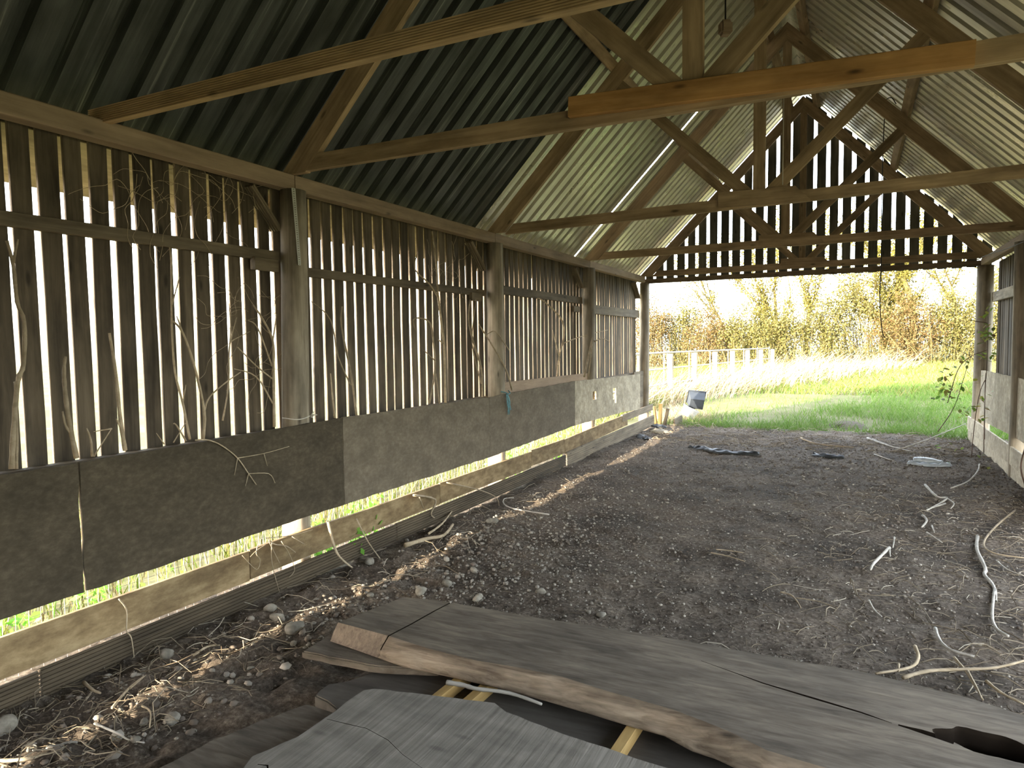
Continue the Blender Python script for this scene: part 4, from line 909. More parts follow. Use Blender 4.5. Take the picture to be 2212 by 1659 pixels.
for key, r, mat, lab in (
    ('g_a', .013, 'whitestalk', 'long bleached white stick on the soil at the right of the photo'),
    ('g_b', .011, 'whitestalk', 'short curved white stick beside the long plank at right'),
    ('g_c', .010, 'stalk', 'hooked upright twig leaning on the back edge of the long plank'),
    ('g_d', .010, 'stalk', 'long brown branch at the right edge behind the long plank'),
    ('g_e', .009, 'stalk', 'bent brown stick right of the long white stick'),
    ('g_f', .013, 'whitestalk', 'pale forked stick clump on the soil toward the right wall'),
    ('g_g', .012, 'whitestalk', 'star-shaped pale twig clump in the middle right of the floor'),
    ('g_h', .016, 'whitestalk', 'pair of pale sticks lying at the edge of the grass'),
    ('g_h2', .010, 'whitestalk', 'long pale stick slanting up toward the right doorway post'),
    ('g_i', .014, 'stalk', 'thin brown stick lying along the grass edge left of the pale pair'),
    ('g_j', .010, 'whitestalk', 'thin pale stick on the soil nearer than the pale pair'),
    ('g_k', .011, 'whitestalk', 'curved pale stick near the foot of the right wall'),
    ('g_l', .005, 'stalk', 'thin brown straw lying alone in the middle of the floor'),
    ('g_l2', .006, 'stalk', 'pale flat straw beside the thin brown straw mid floor'),
    ('g_m', .007, 'stalk', 'forked brown twig behind the middle of the long plank'),
    ('g_n', .006, 'whitestalk', 'short pale straight twig between the long plank and the star-shaped clump'),
    ('g_o', .007, 'stalk', 'brown twig dropping toward the right end of the long plank'),
    ('g_p', .008, 'stalk', 'brown twig lying by the right end of the long plank'),
    ('g_q', .012, 'whitestalk', 'broken pale stick pieces among straw in the right of the floor'),
    ('g_r', .006, 'whitestalk', 'thin pale twig at the right edge above the long brown branch'),
    ('l_a', .005, 'whitestalk', 'thin white curved stem on the soil at lower left'),
    ('l_b', .005, 'stalk', 'short bent twig at lower left beside the white curved stem'),
    ('l_c', .007, 'stalk', 'pair of crossed dry stems at lower left by the wall'),
    ('l_d', .009, 'stalk', 'thick dry stem at the lower left corner of the photo'),
    ('l_e', .009, 'stalk', 'flat brown stem under the dark lowest board at left'),
    ('l_f', .007, 'stalk', 'bent dry stems beside the sunlit streak at left'),
    ('l_g', .008, 'whitestalk', 'pale curling stem in the sunlit streak at lower left'),
    ('b_a', .019, 'stalk', 'thick curved stick lying at the foot of the low board'),
    ('b_b', .011, 'stalk', 'forked stick propped on the low board above the thick curved stick'),
    ('b_c', .008, 'whitestalk', 'thin looped pale stem beside the sunlit streak mid wall'),
    ('slabstick', .011, 'whitestalk', 'stick lying in the gap between the two big planks')):
    twig('stick', key, r, mat, lab, 'stick')

# ------------------------------------------------------------------ bramble at the right corner
BR = thing('bramble', (5.05, 7.4, 0.0), 'bramble with green and yellowing leaves climbing the right doorway post', 'bramble')
BST = []
def near_stem(p): return min(BST, key=lambda q: min((v-p).length for v in q[0]))[1]
for j, l in enumerate(TR['bram']):
    P = smooth_path(l, 5)
    P = [Vector((min(p.x, 5.10), p.y+0.05*math.sin(3*p.z+j), max(p.z, 0.0))) for p in P]
    mb = MB(); mb.tube(P, [0.006*(1-0.6*i/(len(P)-1)) for i in range(len(P))], 5); BST.append((P, mb.build('stem', M['bramble'], BR, True)))
def leaf_mesh():
    V = [(0, 0, 0), (0.3, 0.22, 0.05), (0.65, 0.25, 0.06), (1.0, 0, -0.04), (0.65, -0.25, 0.06), (0.3, -0.22, 0.05), (0.5, 0, 0)]
    return mesh_np('leaf', V, [(0, 1, 6), (1, 2, 6), (2, 3, 6), (3, 4, 6), (4, 5, 6), (5, 0, 6)])
LEAF = {}
def leaf(p, size, mat, parent, rn):
    if mat.name not in LEAF:
        LEAF[mat.name] = leaf_mesh(); LEAF[mat.name].materials.append(mat)
    e = Matrix.Translation(p) @ Matrix.Rotation(rn.uniform(0, 6.28), 4, 'Z') @ Matrix.Rotation(rn.uniform(-1.0, 1.0), 4, 'Y') @ Matrix.Rotation(rn.uniform(-.6, .6), 4, 'X') @ Matrix.Scale(size, 4)
    return link('leaf', LEAF[mat.name], None, parent, e)
def leaf_mat(i, cols):
    m, t, b_ = new_mat('bramble_leaf_%d' % i); oi = nd(t, 'ShaderNodeObjectInfo')
    c = ramp(t, oi.outputs['Random'], [(k/(len(cols)-1), c) for k, c in enumerate(cols)])
    t.links.new(c, b_.inputs['Base Color']); b_.inputs['Roughness'].default_value = 0.6
    o = [n for n in t.nodes if n.type == 'OUTPUT_MATERIAL'][0]
    tr = nd(t, 'ShaderNodeBsdfTranslucent'); t.links.new(c, tr.inputs[0])
    mx = nd(t, 'ShaderNodeMixShader', {0: 0.35}); t.links.new(b_.outputs[0], mx.inputs[1]); t.links.new(tr.outputs[0], mx.inputs[2]); t.links.new(mx.outputs[0], o.inputs[0])
    return m
M['brl'] = leaf_mat(1, [(0.10, 0.22, 0.035), (0.24, 0.36, 0.06), (0.14, 0.15, 0.05), (0.42, 0.44, 0.09), (0.20, 0.10, 0.05)])
rn = random.Random(5)
def bleaf(p, size): return leaf(p, size, M['brl'], near_stem(p), rn)
for p in TR['bramleaf'][0]:
    for k in range(4): bleaf(Vector((min(p[0], 5.12)+rn.uniform(-.07, .05), p[1]+rn.uniform(-.10, .10), p[2]+rn.uniform(-.06, .06))), rn.uniform(.06, .10))
for p in TR['bramlow'][0]: bleaf(Vector(p), rn.uniform(.05, .08))
AR = [Vector((5.10, 4.55, 0.0)), Vector((5.06, 4.6, 0.12)), Vector((5.02, 4.65, 0.32)), Vector((5.06, 4.72, 0.5)), Vector((5.13, 4.8, 0.62))]
mb = MB(); mb.tube(smooth_path(AR, 5), [0.008]*21, 6)
tag(mb.build('arching_bramble', M['bramble'], None, True, origin=AR[0]), 'single dark arching bramble stem against the low right board', 'stem')

# ------------------------------------------------------------------ small fittings
def perforated_strap():
    P = [Vector(p) for p in ((0.079, -0.178, 2.705), (0.079, -0.175, 2.60), (0.078, -0.165, 2.40), (0.077, -0.155, 2.18))]
    # the strap lies on the rounded face of the nearest post
    V, F = [], []; n = 34; w = 0.013
    for i in range(3*n+1):
        t = i/(3*n); z = 2.705-0.52*t; yc = -0.085+0.03*t
        for q in (-1, -0.4, 0.4, 1):
            y = yc+q*w; a = (y+0.05)/0.100; x = -0.03+0.0995*math.sqrt(max(0.05, 1-a*a))+0.002
            V.append((x-0.04, y+0.07, z-2.45))
    for i in range(3*n):
        for k in range(3):
            if k == 1 and i % 3 == 1: continue
            a = i*4+k; F.append((a, a+1, a+5, a+4))
    o = link('metal_strap', mesh_np('metal_strap', V, F), M['strap'], None, Matrix.Translation((0.04, -0.07, 2.45)))
    md = o.modifiers.new('thick', 'SOLIDIFY'); md.thickness = 0.0015
    return tag(o, 'perforated zinc strap nailed down the nearest left post', 'strap')
perforated_strap()
PC = thing('pull_cord', (2.655, 1.5, 3.85), 'dark cord with a pale wooden block hanging below the roof ridge', 'cord')
mb = MB(); mb.tube([(2.652, 1.5, 5.42), (2.653, 1.5, 4.6), (2.655, 1.5, 3.88)], 0.006, 6); mb.build('cord', M['cable'], PC)
bm = bmesh.new(); bmesh.ops.create_cube(bm, size=1)
bmesh.ops.bevel(bm, geom=bm.edges[:], offset=0.18, segments=2, affect='EDGES')
for v in bm.verts: v.co = Vector((v.co.x*0.085, v.co.y*0.085, v.co.z*0.10))
me = bpy.data.meshes.new('block'); bm.to_mesh(me); bm.free()
link('block', me, M['plate'], PC, Matrix.Translation((2.655, 1.5, 3.845)) @ Matrix.Rotation(0.5, 4, 'Z'))
CB = TR['cable'] if 'cable' in TR else None
cable = [(3.92, 6.10, 4.476), (3.874, 6.10, 4.556), (3.824, 6.10, 4.553), (3.805, 6.10, 4.484), (3.791, 6.10, 4.102), (3.786, 6.10, 3.536), (3.792, 6.10, 2.618), (3.786, 6.10, 2.097), (3.818, 6.10, 1.718), (3.856, 6.10, 1.63)]
mb = MB(); P = smooth_path(cable, 5); mb.tube(P, 0.006, 5)
tag(mb.build('cable', M['cable'], None, True, origin=cable[0]), 'loose dark cable dangling from the third truss into the doorway', 'cable')
mb = MB(); mb.tube([(2.919, 2.94, 4.05), (2.919, 2.94, 3.6), (2.918, 2.94, 3.0)], 0.004, 5)
tag(mb.build('wire', M['string'], None, True, origin=(2.919, 2.94, 3.0)), 'thin pale wire hanging beside the king post of the second truss', 'wire')
ln = [(5.16, 8.95, 2.80), (5.12, 7.6, 2.74), (5.10, 6.2, 2.66), (5.1, 5.0, 2.62)]
mb = MB(); mb.tube(smooth_path(ln, 6), 0.005, 5)
tag(mb.build('twine', M['cable'], None, True, origin=ln[0]), 'dark twine strung from the right doorway post along the right wall', 'twine')
def insulator(c, r, L, label):
    V, F = [], []; n = 14; pr = [(0, 0.6), (0.12, 1.0), (0.3, 1.0), (0.36, 0.7), (0.64, 0.7), (0.7, 1.0), (0.9, 1.0), (1.0, 0.6)]
    for t, s in pr:
        for k in range(n): q = 2*math.pi*k/n; V.append((L*(t-0.5), r*s*math.cos(q), r*s*math.sin(q)))
    for i in range(len(pr)-1):
        for k in range(n): a = i*n+k; b_ = i*n+(k+1) % n; F.append((a, b_, b_+n, a+n))
    F.append(tuple(reversed(range(n)))); F.append(tuple(range((len(pr)-1)*n, len(pr)*n)))
    return tag(link('insulator', mesh_np('insulator', V, F, True), M['black'], None, Matrix.Translation(c)), label, 'insulator')
insulator((3.087, 0.045, 2.955), 0.028, 0.062, 'black insulator on the nearest tie beam right of the king post')
insulator((2.600, 0.050, 2.960), 0.028, 0.05, 'black insulator half hidden left of the nearest king post')
tw = MB(); rn = random.Random(9)
tw.tube(smooth_path([(0.075, 2.94, 1.10), (0.125, 2.95, 1.09), (0.135, 3.0, 1.07), (0.13, 3.05, 1.08), (0.075, 3.12, 1.10)], 5), 0.006, 5)
for k in range(9):
    a = Vector((0.132, 2.98+rn.uniform(-.03, .03), 1.07)); tw.tube(smooth_path([a, a+Vector((.012, rn.uniform(-.03, .05), -.08)), a+Vector((.006, rn.uniform(-.02, .10), -.17-rn.uniform(0, .06)))], 4), 0.0035, 4)
tag(tw.build('baling_twine', M['twine'], None, True, origin=(0.13, 3.0, 1.08)), 'frayed blue baling twine knotted at the foot of the second post', 'twine')
tw = MB(); C0 = Vector((-0.03, -0.05, 1.125))
tw.tube([C0+Vector((0.106*math.cos(q), 0.106*math.sin(q), 0.006*math.sin(3*q))) for q in np.linspace(-1.6, 1.9, 18)], 0.0045, 5)
for k in range(7):
    a = Vector((0.03, 0.055, 1.13)); tw.tube([a, a+Vector((rn.uniform(0, .03), rn.uniform(.0, .05), rn.uniform(-.02, .03)))], 0.004, 4)
tag(tw.build('string_tie', M['string'], None, True, origin=C0), 'pale string tied round the foot of the nearest post', 'string')

def tangle(c, n, sp, seed, label):
    rr = random.Random(seed); mb = MB()
    for k in range(n):
        p = Vector(c)+Vector((rr.uniform(-.02, .02), rr.gauss(0, sp[0]), rr.gauss(0, sp[1]))); P = [p]; a = rr.uniform(0, 6.28)
        for q in range(6):
            a += rr.gauss(0, .6); P.append(P[-1]+Vector((rr.uniform(-.012, .012), math.cos(a)*.07, math.sin(a)*.07-.008)))
        mb.tube(smooth_path(P, 3), 0.0016, 3, False)
    o = mb.build('vine_tangle', M['stalk'], None, False, origin=c); tag(o, label, 'vine', kind='stuff')
tangle((-0.115, -0.85, 2.56), 26, (0.20, 0.09), 1, 'fine dry vine tangle under the wall plate left of the nearest post')
tangle((-0.115, 2.15, 2.30), 14, (0.16, 0.10), 2, 'fine dry vine tangle on the boards of the second bay')
tangle((-0.10, -0.30, 1.75), 22, (0.16, 0.22), 3, 'fine dry twig haze beside the bushy stalk at the nearest post')
# ------------------------------------------------------------------ loose things on the floor
def floor_z(x, y): return float(soil_z(np.array([x]), np.array([y]))[0])
def stone(x, y, r, seed, label, group=None, mat='stone'):
    rr = random.Random(seed); bm = bmesh.new(); bmesh.ops.create_icosphere(bm, subdivisions=2, radius=1)
    d = [Vector((rr.uniform(-1, 1), rr.uniform(-1, 1), rr.uniform(-1, 1))).normalized() for _ in range(5)]
    for v in bm.verts:
        k = 1+sum(0.13*math.sin(3*v.co.dot(q)+i) for i, q in enumerate(d)); v.co = Vector((v.co.x*k*r*1.15, v.co.y*k*r, v.co.z*k*r*0.72))
    me = bpy.data.meshes.new('stone'); bm.to_mesh(me); bm.free(); me.shade_smooth()
    o = link('stone', me, M[mat], None, Matrix.Translation((x, y, floor_z(x, y)+r*0.38)) @ Matrix.Rotation(rr.uniform(0, 6), 4, 'Z'))
    return tag(o, label, 'stone', group)
for i, (x, y, r, lab) in enumerate(((0.319, -1.381, .035, 'chalky lump on the soil against the dark lowest board'), (0.353, -0.70, .035, 'pale stone by the wall foot left of the sunlit streak, upper of two'),
    (0.475, -0.765, .035, 'pale stone by the wall foot left of the sunlit streak, lower of two'), (0.701, -0.855, .045, 'grey stone in the sunlit streak left of the planks'), (0.263, -2.11, .05, 'big pale stone at the lower left edge of the photo'),
    (0.869, -1.758, .035, 'rough stone on the soil left of the pale planks'), (0.60, 1.711, .045, 'pale stone in the sunlit streak under the mottled panel'), (1.077, 0.172, .032, 'grey stone behind the left end of the long plank'),
    (1.02, -0.056, .038, 'white-grey stone just behind the long plank saw cut'), (1.399, 0.033, .034, 'round stone behind the long plank'), (1.716, 0.291, .028, 'small white stone mid floor behind the long plank'),
    (2.184, 0.123, .025, 'isolated pale stone in the middle of the floor'), (1.133, 0.439, .030, 'reddish brick chip on the soil'), (0.281, 0.365, .035, 'dark stone at the wall foot near the long root'))):
    stone(x, y, r, i, lab, None, 'stone')
bm = None
rn = random.Random(21)
for i in range(30):
    y = rn.uniform(-2.2, 3.5); x = 0.45+abs(rn.gauss(0, 0.65))
    if y < -0.45 and x > 1.0: x = rn.uniform(0.25, 0.95)
    stone(x, y, rn.uniform(.010, .019), 100+i, 'small pale stone loose in the dark soil along the left side', 'small loose stones')
def crumple(name, pts, w, mat, label, cat, seed):
    rr = random.Random(seed); P = smooth_path(pts, 6); V, F = [], []; n = 7
    for i, p in enumerate(P):
        d = (P[min(i+1, len(P)-1)]-P[max(i-1, 0)]); d.z = 0; d.normalize(); nr = Vector((-d.y, d.x, 0)); ww = w*(0.5+0.5*math.sin(math.pi*(i+0.6)/(len(P)+0.2)))*rr.uniform(.75, 1.2)
        for k in range(n):
            q = k/(n-1)*2-1
            V.append(tuple(p+nr*ww*q+Vector((0, 0, 0.012+0.05*(1-q*q)*rr.uniform(.2, 1)))))
    for i in range(len(P)-1):
        for k in range(n-1): a = i*n+k; F.append((a, a+1, a+n+1, a+n))
    C0 = P[0]; o = link(name, mesh_np(name, [tuple(Vector(v)-C0) for v in V], F, True), M[mat], None, Matrix.Translation(C0))
    md = o.modifiers.new('thick', 'SOLIDIFY'); md.thickness = 0.003
    return tag(o, label, cat)
crumple('plastic_sheet', [(1.30, 6.72, 0), (1.53, 6.66, 0), (1.80, 6.45, 0), (2.087, 6.434, 0), (2.335, 6.448, 0)], 0.10, 'rubbish', 'crumpled strip of black plastic half buried in the floor at left', 'plastic', 1)
crumple('plastic_sheet', [(3.022, 6.685, 0), (3.223, 6.56, 0), (3.401, 6.60, 0)], 0.08, 'rubbish', 'short black plastic scrap in the middle of the floor', 'plastic', 2)
crumple('plastic_sheet', [(0.25, 7.70, 0), (0.40, 7.45, 0), (0.52, 7.2, 0)], 0.12, 'rubbish', 'dark plastic scrap at the foot of the left wall near the doorway', 'plastic', 3)
crumple('plastic_sheet', [(0.20, 8.75, 0.05), (0.34, 8.70, 0.05), (0.46, 8.62, 0.02)], 0.12, 'rubbish', 'black plastic lump by the broken stump at the left doorway post', 'plastic', 4)
PV, PF = [], []; n = 14
for i in range(26):
    t = i/25; r = 0.062*(0.55+0.45*math.sin(math.pi*min(1, 0.12+t)))*(1+0.10*math.sin(i*2.6)*(t < 0.5))
    for k in range(n): q = 2*math.pi*k/n; PV.append((-0.16+0.32*t, r*1.15*math.cos(q), 0.7*r*math.sin(q)))
for i in range(25):
    for k in range(n): a = i*n+k; b_ = i*n+(k+1) % n; PF.append((a, b_, b_+n, a+n))
PF.append(tuple(reversed(range(n)))); PF.append(tuple(range(25*n, 26*n)))
tag(link('plastic_bottle', mesh_np('plastic_bottle', PV, PF, True), M['pipe'], None, Matrix.Translation((4.38, 6.50, 0.05)) @ Matrix.Rotation(-0.35, 4, 'Z')), 'ribbed blue-grey plastic bottle squashed on the floor near the right wall', 'bottle')
crumple('plastic_sheet', [(4.15, 6.42, 0), (4.4, 6.34, 0), (4.62, 6.45, 0)], 0.07, 'pipe', 'pale torn plastic film under the squashed bottle', 'plastic', 6)
# broken stump and offcut at the left doorway post
ST_ = thing('broken_stump', (0.16, 9.42, 0), 'splintered orange timber stump leaning outside the left doorway post', 'stump')
for k, (dx, h, tl, w) in enumerate(((-0.06, 0.36, -0.06, 0.07), (0.0, 0.42, 0.03, 0.06), (0.07, 0.33, 0.10, 0.055))):
    beam('splinter', (0.16+dx, 9.42, -0.12), (0.16+dx+tl, 9.40, h), w, 0.07, M['batten'] if k < 2 else M['rail'], ST_, (0, 1, 0))
tag(beam('offcut', (0.46, 9.35, 0.06), (0.50, 9.80, 0.09), 0.03, 0.16, M['rail'], None), 'short grey board offcut standing in the grass left of the doorway', 'board')
# tipped grey tub outside
TB = thing('plastic_tub', (0.55, 10.9, 0.0), 'tipped grey plastic tub lying in dry grass outside the doorway', 'tub')
def tub(mat_, dims, mw, parent, name):
    a, b_, h = dims; t = 0.012; bm = bmesh.new()
    def ring(s, z): return [bm.verts.new((sx*a/2*s, sy*b_/2*s, z)) for sx, sy in ((-1, -1), (1, -1), (1, 1), (-1, 1))]
    R = [ring(0.82, 0), ring(1.0, h), ring(1.07, h), ring(1.07, h-0.02), ]
    for A, B in zip(R[:-1], R[1:]):
        for k in range(4): bm.faces.new([A[k], A[(k+1) % 4], B[(k+1) % 4], B[k]])
    bm.faces.new(R[0][::-1])
    I = [ring(0.95, h), ring(0.77, t)]
    for k in range(4):
        bm.faces.new([R[1][k], R[1][(k+1) % 4], I[0][(k+1) % 4], I[0][k]]) if False else None
        bm.faces.new([I[0][(k+1) % 4], I[0][k], I[1][k], I[1][(k+1) % 4]])
    bm.faces.new(I[1]); me = bpy.data.meshes.new(name); bm.to_mesh(me); bm.free()
    return link(name, me, mat_, parent, mw)
tub(M['bin'], (0.34, 0.30, 0.26), Matrix.Translation((0.60, 10.75, 0.30)) @ Matrix.Rotation(0.5, 4, 'Z') @ Matrix.Rotation(-1.0, 4, 'X') @ Matrix.Rotation(0.2, 4, 'Y'), TB, 'tub_body')
o = tub(M['binlight'], (0.30, 0.28, 0.20), Matrix.Translation((0.42, 10.62, 0.06)) @ Matrix.Rotation(0.3, 4, 'Z') @ Matrix.Rotation(0.5, 4, 'Y'), None, 'plastic_crate')
tag(o, 'small pale plastic crate against the tipped grey tub', 'crate')
crumple('straw_heap', [(0.30, 8.42, 0.0), (0.46, 8.28, 0.02), (0.62, 8.10, 0)], 0.16, 'reed', 'sunlit orange straw heap beside the left doorway post', 'straw', 7)
MUDX, MUDY = 3.42, 11.2

# ------------------------------------------------------------------ uncounted ground litter
n = 9000
px_ = RNG.random(n)**0.8*5.0+0.18; py_ = -2.4+11.5*RNG.random(n)**1.7
keep = ~((px_ > 1.05) & (py_ < -0.45)); px_, py_ = px_[keep], py_[keep]
R = 0.003+0.009*RNG.random(len(px_))**2.5
lm = (px_ < 1.1) & (py_ < 1.8); R = R*np.where(lm, 1.9, 1.0)*np.where(py_ > 3, 1.4, 1.0)
V, F = pebbles(np.stack([px_, py_, soil_z(px_, py_)+R*0.3], 1), R, 5)
o = np_obj('soil_clods', V, F, M['clod']); tag(o, 'loose dark clods and grit over the barn floor', 'soil', kind='stuff')
n = 46000
px_ = RNG.random(n)**0.9*5.0+0.15; py_ = -2.5+11.8*RNG.random(n)**1.9
keep = ~((px_ > 1.05) & (py_ < -0.45)); px_, py_ = px_[keep], py_[keep]; n = len(px_)
R = (0.0022+0.0055*RNG.random(n)**2)*(1+0.10*np.clip(py_+1, 0, 9))
OV = np.array([(1, 0, 0), (-1, 0, 0), (0, 1, 0), (0, -1, 0), (0, 0, 1), (0, 0, -1)], float)
OF = np.array([(0, 2, 4), (2, 1, 4), (1, 3, 4), (3, 0, 4)])
S_ = R[:, None, None]*(0.6+0.9*RNG.random((n, 1, 3))); rot = RNG.random(n)*6.28
base = OV[None]*S_*(1+0.4*(RNG.random((n, 6, 1))-0.5)); c_, s_ = np.cos(rot)[:, None], np.sin(rot)[:, None]
V = np.stack([base[:, :, 0]*c_-base[:, :, 1]*s_+px_[:, None], base[:, :, 0]*s_+base[:, :, 1]*c_+py_[:, None], base[:, :, 2]+(soil_z(px_, py_)+R*0.25)[:, None]], -1)
F = OF[None]+(np.arange(n)*6)[:, None, None]
o = np_obj('soil_grit', V.reshape(-1, 3), F.reshape(-1, 3), M['clod']); tag(o, 'fine grit and crumbs on the barn floor', 'soil', kind='stuff')
n = 5200
px_ = 0.5+np.abs(RNG.normal(0.65, 0.55, n)); py_ = -1.0+4.8*RNG.random(n)
keep = ~((px_ > 1.0) & (py_ < -0.42)) & (RNG.random(n) < np.exp(-((py_-0.6)/1.7)**2)+0.1); px_, py_ = px_[keep], py_[keep]; n = len(px_)
R = 0.004+0.011*RNG.random(n)**2.6
V, F = pebbles(np.stack([px_, py_, soil_z(px_, py_)+R*0.35], 1), R, 15)
o = np_obj('gravel', V, F, M['gravel']); tag(o, 'grey gravel spread over the soil beside the left wall', 'gravel', kind='stuff')
def litter(name, n, xr, yr, hmin, hmax, w, seed, mat, label, cat, z0=0.004, curve=0.5, fx=None):
    r = np.random.default_rng(seed)
    x = xr[0]+(xr[1]-xr[0])*r.random(n); y = yr[0]+(yr[1]-yr[0])*r.random(n)**1.3
    if fx is not None: k = fx(x, y, r); x, y = x[k], y[k]
    n = len(x); L = hmin+(hmax-hmin)*r.random(n)**2.2; a = r.random(n)*2*np.pi; bend = r.normal(size=n)*curve; lift = r.random(n)**3*0.35
    W = w*(0.6+0.8*r.random(n)); S = 3; Vs = []
    for i in range(S+1):
        t = i/S; aa = a+bend*t
        cx = x+np.cos(aa)*L*t; cy = y+np.sin(aa)*L*t
        cz = soil_z(cx, cy)+z0+lift*L*np.sin(np.pi*t)+W*0.6
        nxv, nyv = -np.sin(aa), np.cos(aa)
        Vs += [np.stack([cx+nxv*W, cy+nyv*W, cz], 1), np.stack([cx-nxv*W, cy-nyv*W, cz], 1), np.stack([cx, cy, cz+W*1.5], 1)]
    V = np.stack(Vs, 1).reshape(-1, 3); base = (np.arange(n)*3*(S+1))[:, None]; Fs = []
    for i in range(S):
        for k in range(3):
            Fs.append(base+np.array([[3*i+k, 3*i+(k+1) % 3, 3*i+3+(k+1) % 3, 3*i+3+k]]))
    o = np_obj(name, V, np.concatenate(Fs, 0), M[mat]); return tag(o, label, cat, kind='stuff')
off = lambda x, y: ~((x > 1.05) & (y < -0.45) & (x < 4.6))
litter('loose_straw', 10000, (0.3, 5.1), (-2.2, 9.2), 0.012, 0.085, 0.0010, 31, 'straw', 'fine straw bits scattered over the whole floor', 'straw', fx=lambda x, y, r: off(x, y) & (r.random(len(x)) < 0.25+0.75*np.clip((x-1.5)/3, 0, 1)))
litter('straw_litter', 1500, (2.9, 5.1), (-0.5, 4.5), 0.06, 0.26, 0.0022, 32, 'straw', 'longer dry straw and stem litter on the right of the floor', 'straw', fx=lambda x, y, r: off(x, y) & (r.random(len(x)) < np.clip((x-2.7)/1.8, 0, 1)))
litter('wall_litter', 260, (0.16, 0.85), (-2.4, 4.5), 0.08, 0.32, 0.0022, 33, 'straw', 'dry stems and rootlets gathered along the left wall foot', 'straw', z0=0.01, curve=0.9)
litter('wall_straw', 230, (0.16, 0.95), (-2.4, -0.9), 0.05, 0.25, 0.002, 34, 'straw', 'tangled dry stems on the soil at the lower left of the photo', 'straw', z0=0.012, curve=1.0)
litter('doorway_litter', 900, (0.3, 5.1), (7.2, 9.8), 0.08, 0.35, 0.003, 35, 'straw', 'pale dry stems at the edge where soil meets grass', 'straw', z0=0.01, curve=0.7)

# ------------------------------------------------------------------ grass and reeds outside
def on_land(n, xr, yr, seed, p=1.0):
    r = np.random.default_rng(seed); x = xr[0]+(xr[1]-xr[0])*r.random(n); y = yr[0]+(yr[1]-yr[0])*r.random(n)**p
    return x, y, r
x, y, r = on_land(64000, (-0.2, 10), (8.75, 23), 41, 1.35)
edge = 9.15+0.35*vnoise(x, y*0+3, 0.7, 51)+0.5*vnoise(x, y, 0.35, 52)
rut = np.exp(-((x-MUDX)/0.42)**2-((y-MUDY)/0.9)**2)*1.08
grn = x > 0.38*(y-9)-0.1-0.3*r.random(len(x))
brown = (np.exp(-((x-(1.6+0.28*(y-11)))/0.7)**2)*((y > 11) & (y < 18)))
k = (y > edge) & (grn | (r.random(len(x)) < 0.15)) & (r.random(len(x)) > 0.92*rut) & (r.random(len(x)) > 0.95*brown) & (0.5+vnoise(x, y, 0.55, 53) > 0.7*r.random(len(x)))
x, y = x[k], y[k]; zz = land_z(x, y)
H = (0.06+0.17*r.random(len(x)))*(0.45+1.5*(vnoise(x, y, 0.7, 54)+0.5))*np.clip(0.45+(y-edge[k])/1.2, 0.4, 1)
lean = 0.3+0.9*r.random(len(x))
o = blades('green_grass', np.stack([x, y, zz], 1), H, 0.0045+0.004*r.random(len(x)), lean, M['grass']); tag(o, 'lush green grass in the shade beyond the doorway', 'grass')
x, y, r = on_land(30000, (-6, 24), (18, 44), 42, 1.2)
H = (0.10+0.22*r.random(len(x)))
o = blades('field_grass', np.stack([x, y, land_z(x, y)], 1), H, 0.014+0.010*r.random(len(x)), 0.4+0.8*r.random(len(x)), M['fieldgrass']); tag(o, 'sunlit yellow-green grass of the track and field', 'grass')
# dry reeds lying and leaning on the left of the track
cx = RNG.random(2600); y = 10.3+24*RNG.random(2600)**1.25; x = -2.6+(y-10)*0.26+(RNG.random(2600)-0.5)*(1.6+0.17*(y-10))
H = 0.35+0.95*RNG.random(2600)
o = blades('dry_reeds', np.stack([x, y, land_z(x, y)], 1), H, 0.007+0.0055*RNG.random(2600)+0.0002*y, 0.4+1.6*RNG.random(2600), M['reed'], None, 4, RNG.normal(0.5, 0.9, 2600)); tag(o, 'bleached dry reeds fallen along the left of the track', 'reeds')
x = 0.2+0.9*RNG.random(700)-0.5*RNG.random(700); y = 9.7+2.2*RNG.random(700)
o = blades('dry_grass', np.stack([x, y, land_z(x, y)], 1), 0.15+0.35*RNG.random(700), 0.004, 0.5+1.2*RNG.random(700), M['reed'], None, 3); tag(o, 'dry grass tangle around the tipped tub', 'grass')
# vegetation seen through the left wall
x = -0.78-5.0*RNG.random(9000)**1.4; y = -4+22*RNG.random(9000)
o = blades('verge_grass', np.stack([x, y, land_z(x, y)], 1), 0.12+0.35*RNG.random(9000)**1.5, 0.005+0.004*RNG.random(9000), 0.2+0.9*RNG.random(9000), M['fieldgrass']); tag(o, 'sunlit weeds outside the slatted left wall', 'grass')
x = -0.45-2.2*RNG.random(1500); y = -3.5+13*RNG.random(1500)
o = blades('verge_stalks', np.stack([x, y, land_z(x, y)], 1), 0.25+0.45*RNG.random(1500)**2, 0.004, 0.1+0.5*RNG.random(1500), M['reed'], None, 3); tag(o, 'pale dead stalks standing outside the left wall', 'stalks')
def nettle_clump(c, n, sp, label, seed):
    rr = random.Random(seed); N = thing('nettle', (c[0], c[1], -0.08), label, 'weed')
    mb = MB(); Pl = []
    for i in range(n):
        b0 = Vector((c[0]+rr.uniform(-sp[0], sp[0]), c[1]+rr.uniform(-sp[1], sp[1]), -0.08)); h = rr.uniform(.25, sp[2])
        tp = b0+Vector((rr.uniform(-.02, .12), rr.uniform(-.1, .1), h)); mb.tube([b0, b0.lerp(tp, .5)+Vector((rr.uniform(-.02, .02), 0, 0)), tp], 0.004, 4)
        for q in range(16): Pl.append(b0.lerp(tp, rr.uniform(.45, 1.05))+Vector((rr.gauss(0, .035), rr.gauss(0, .05), rr.gauss(0, .02))))
    mb.build('stems', M['nettle'], N)['kind'] = 'stuff'
    V, F = scatter_quads(np.array([tuple(p) for p in Pl]), 0.028, seed); o = np_obj('leaves', V, F, M['nettle'], N); o['kind'] = 'stuff'
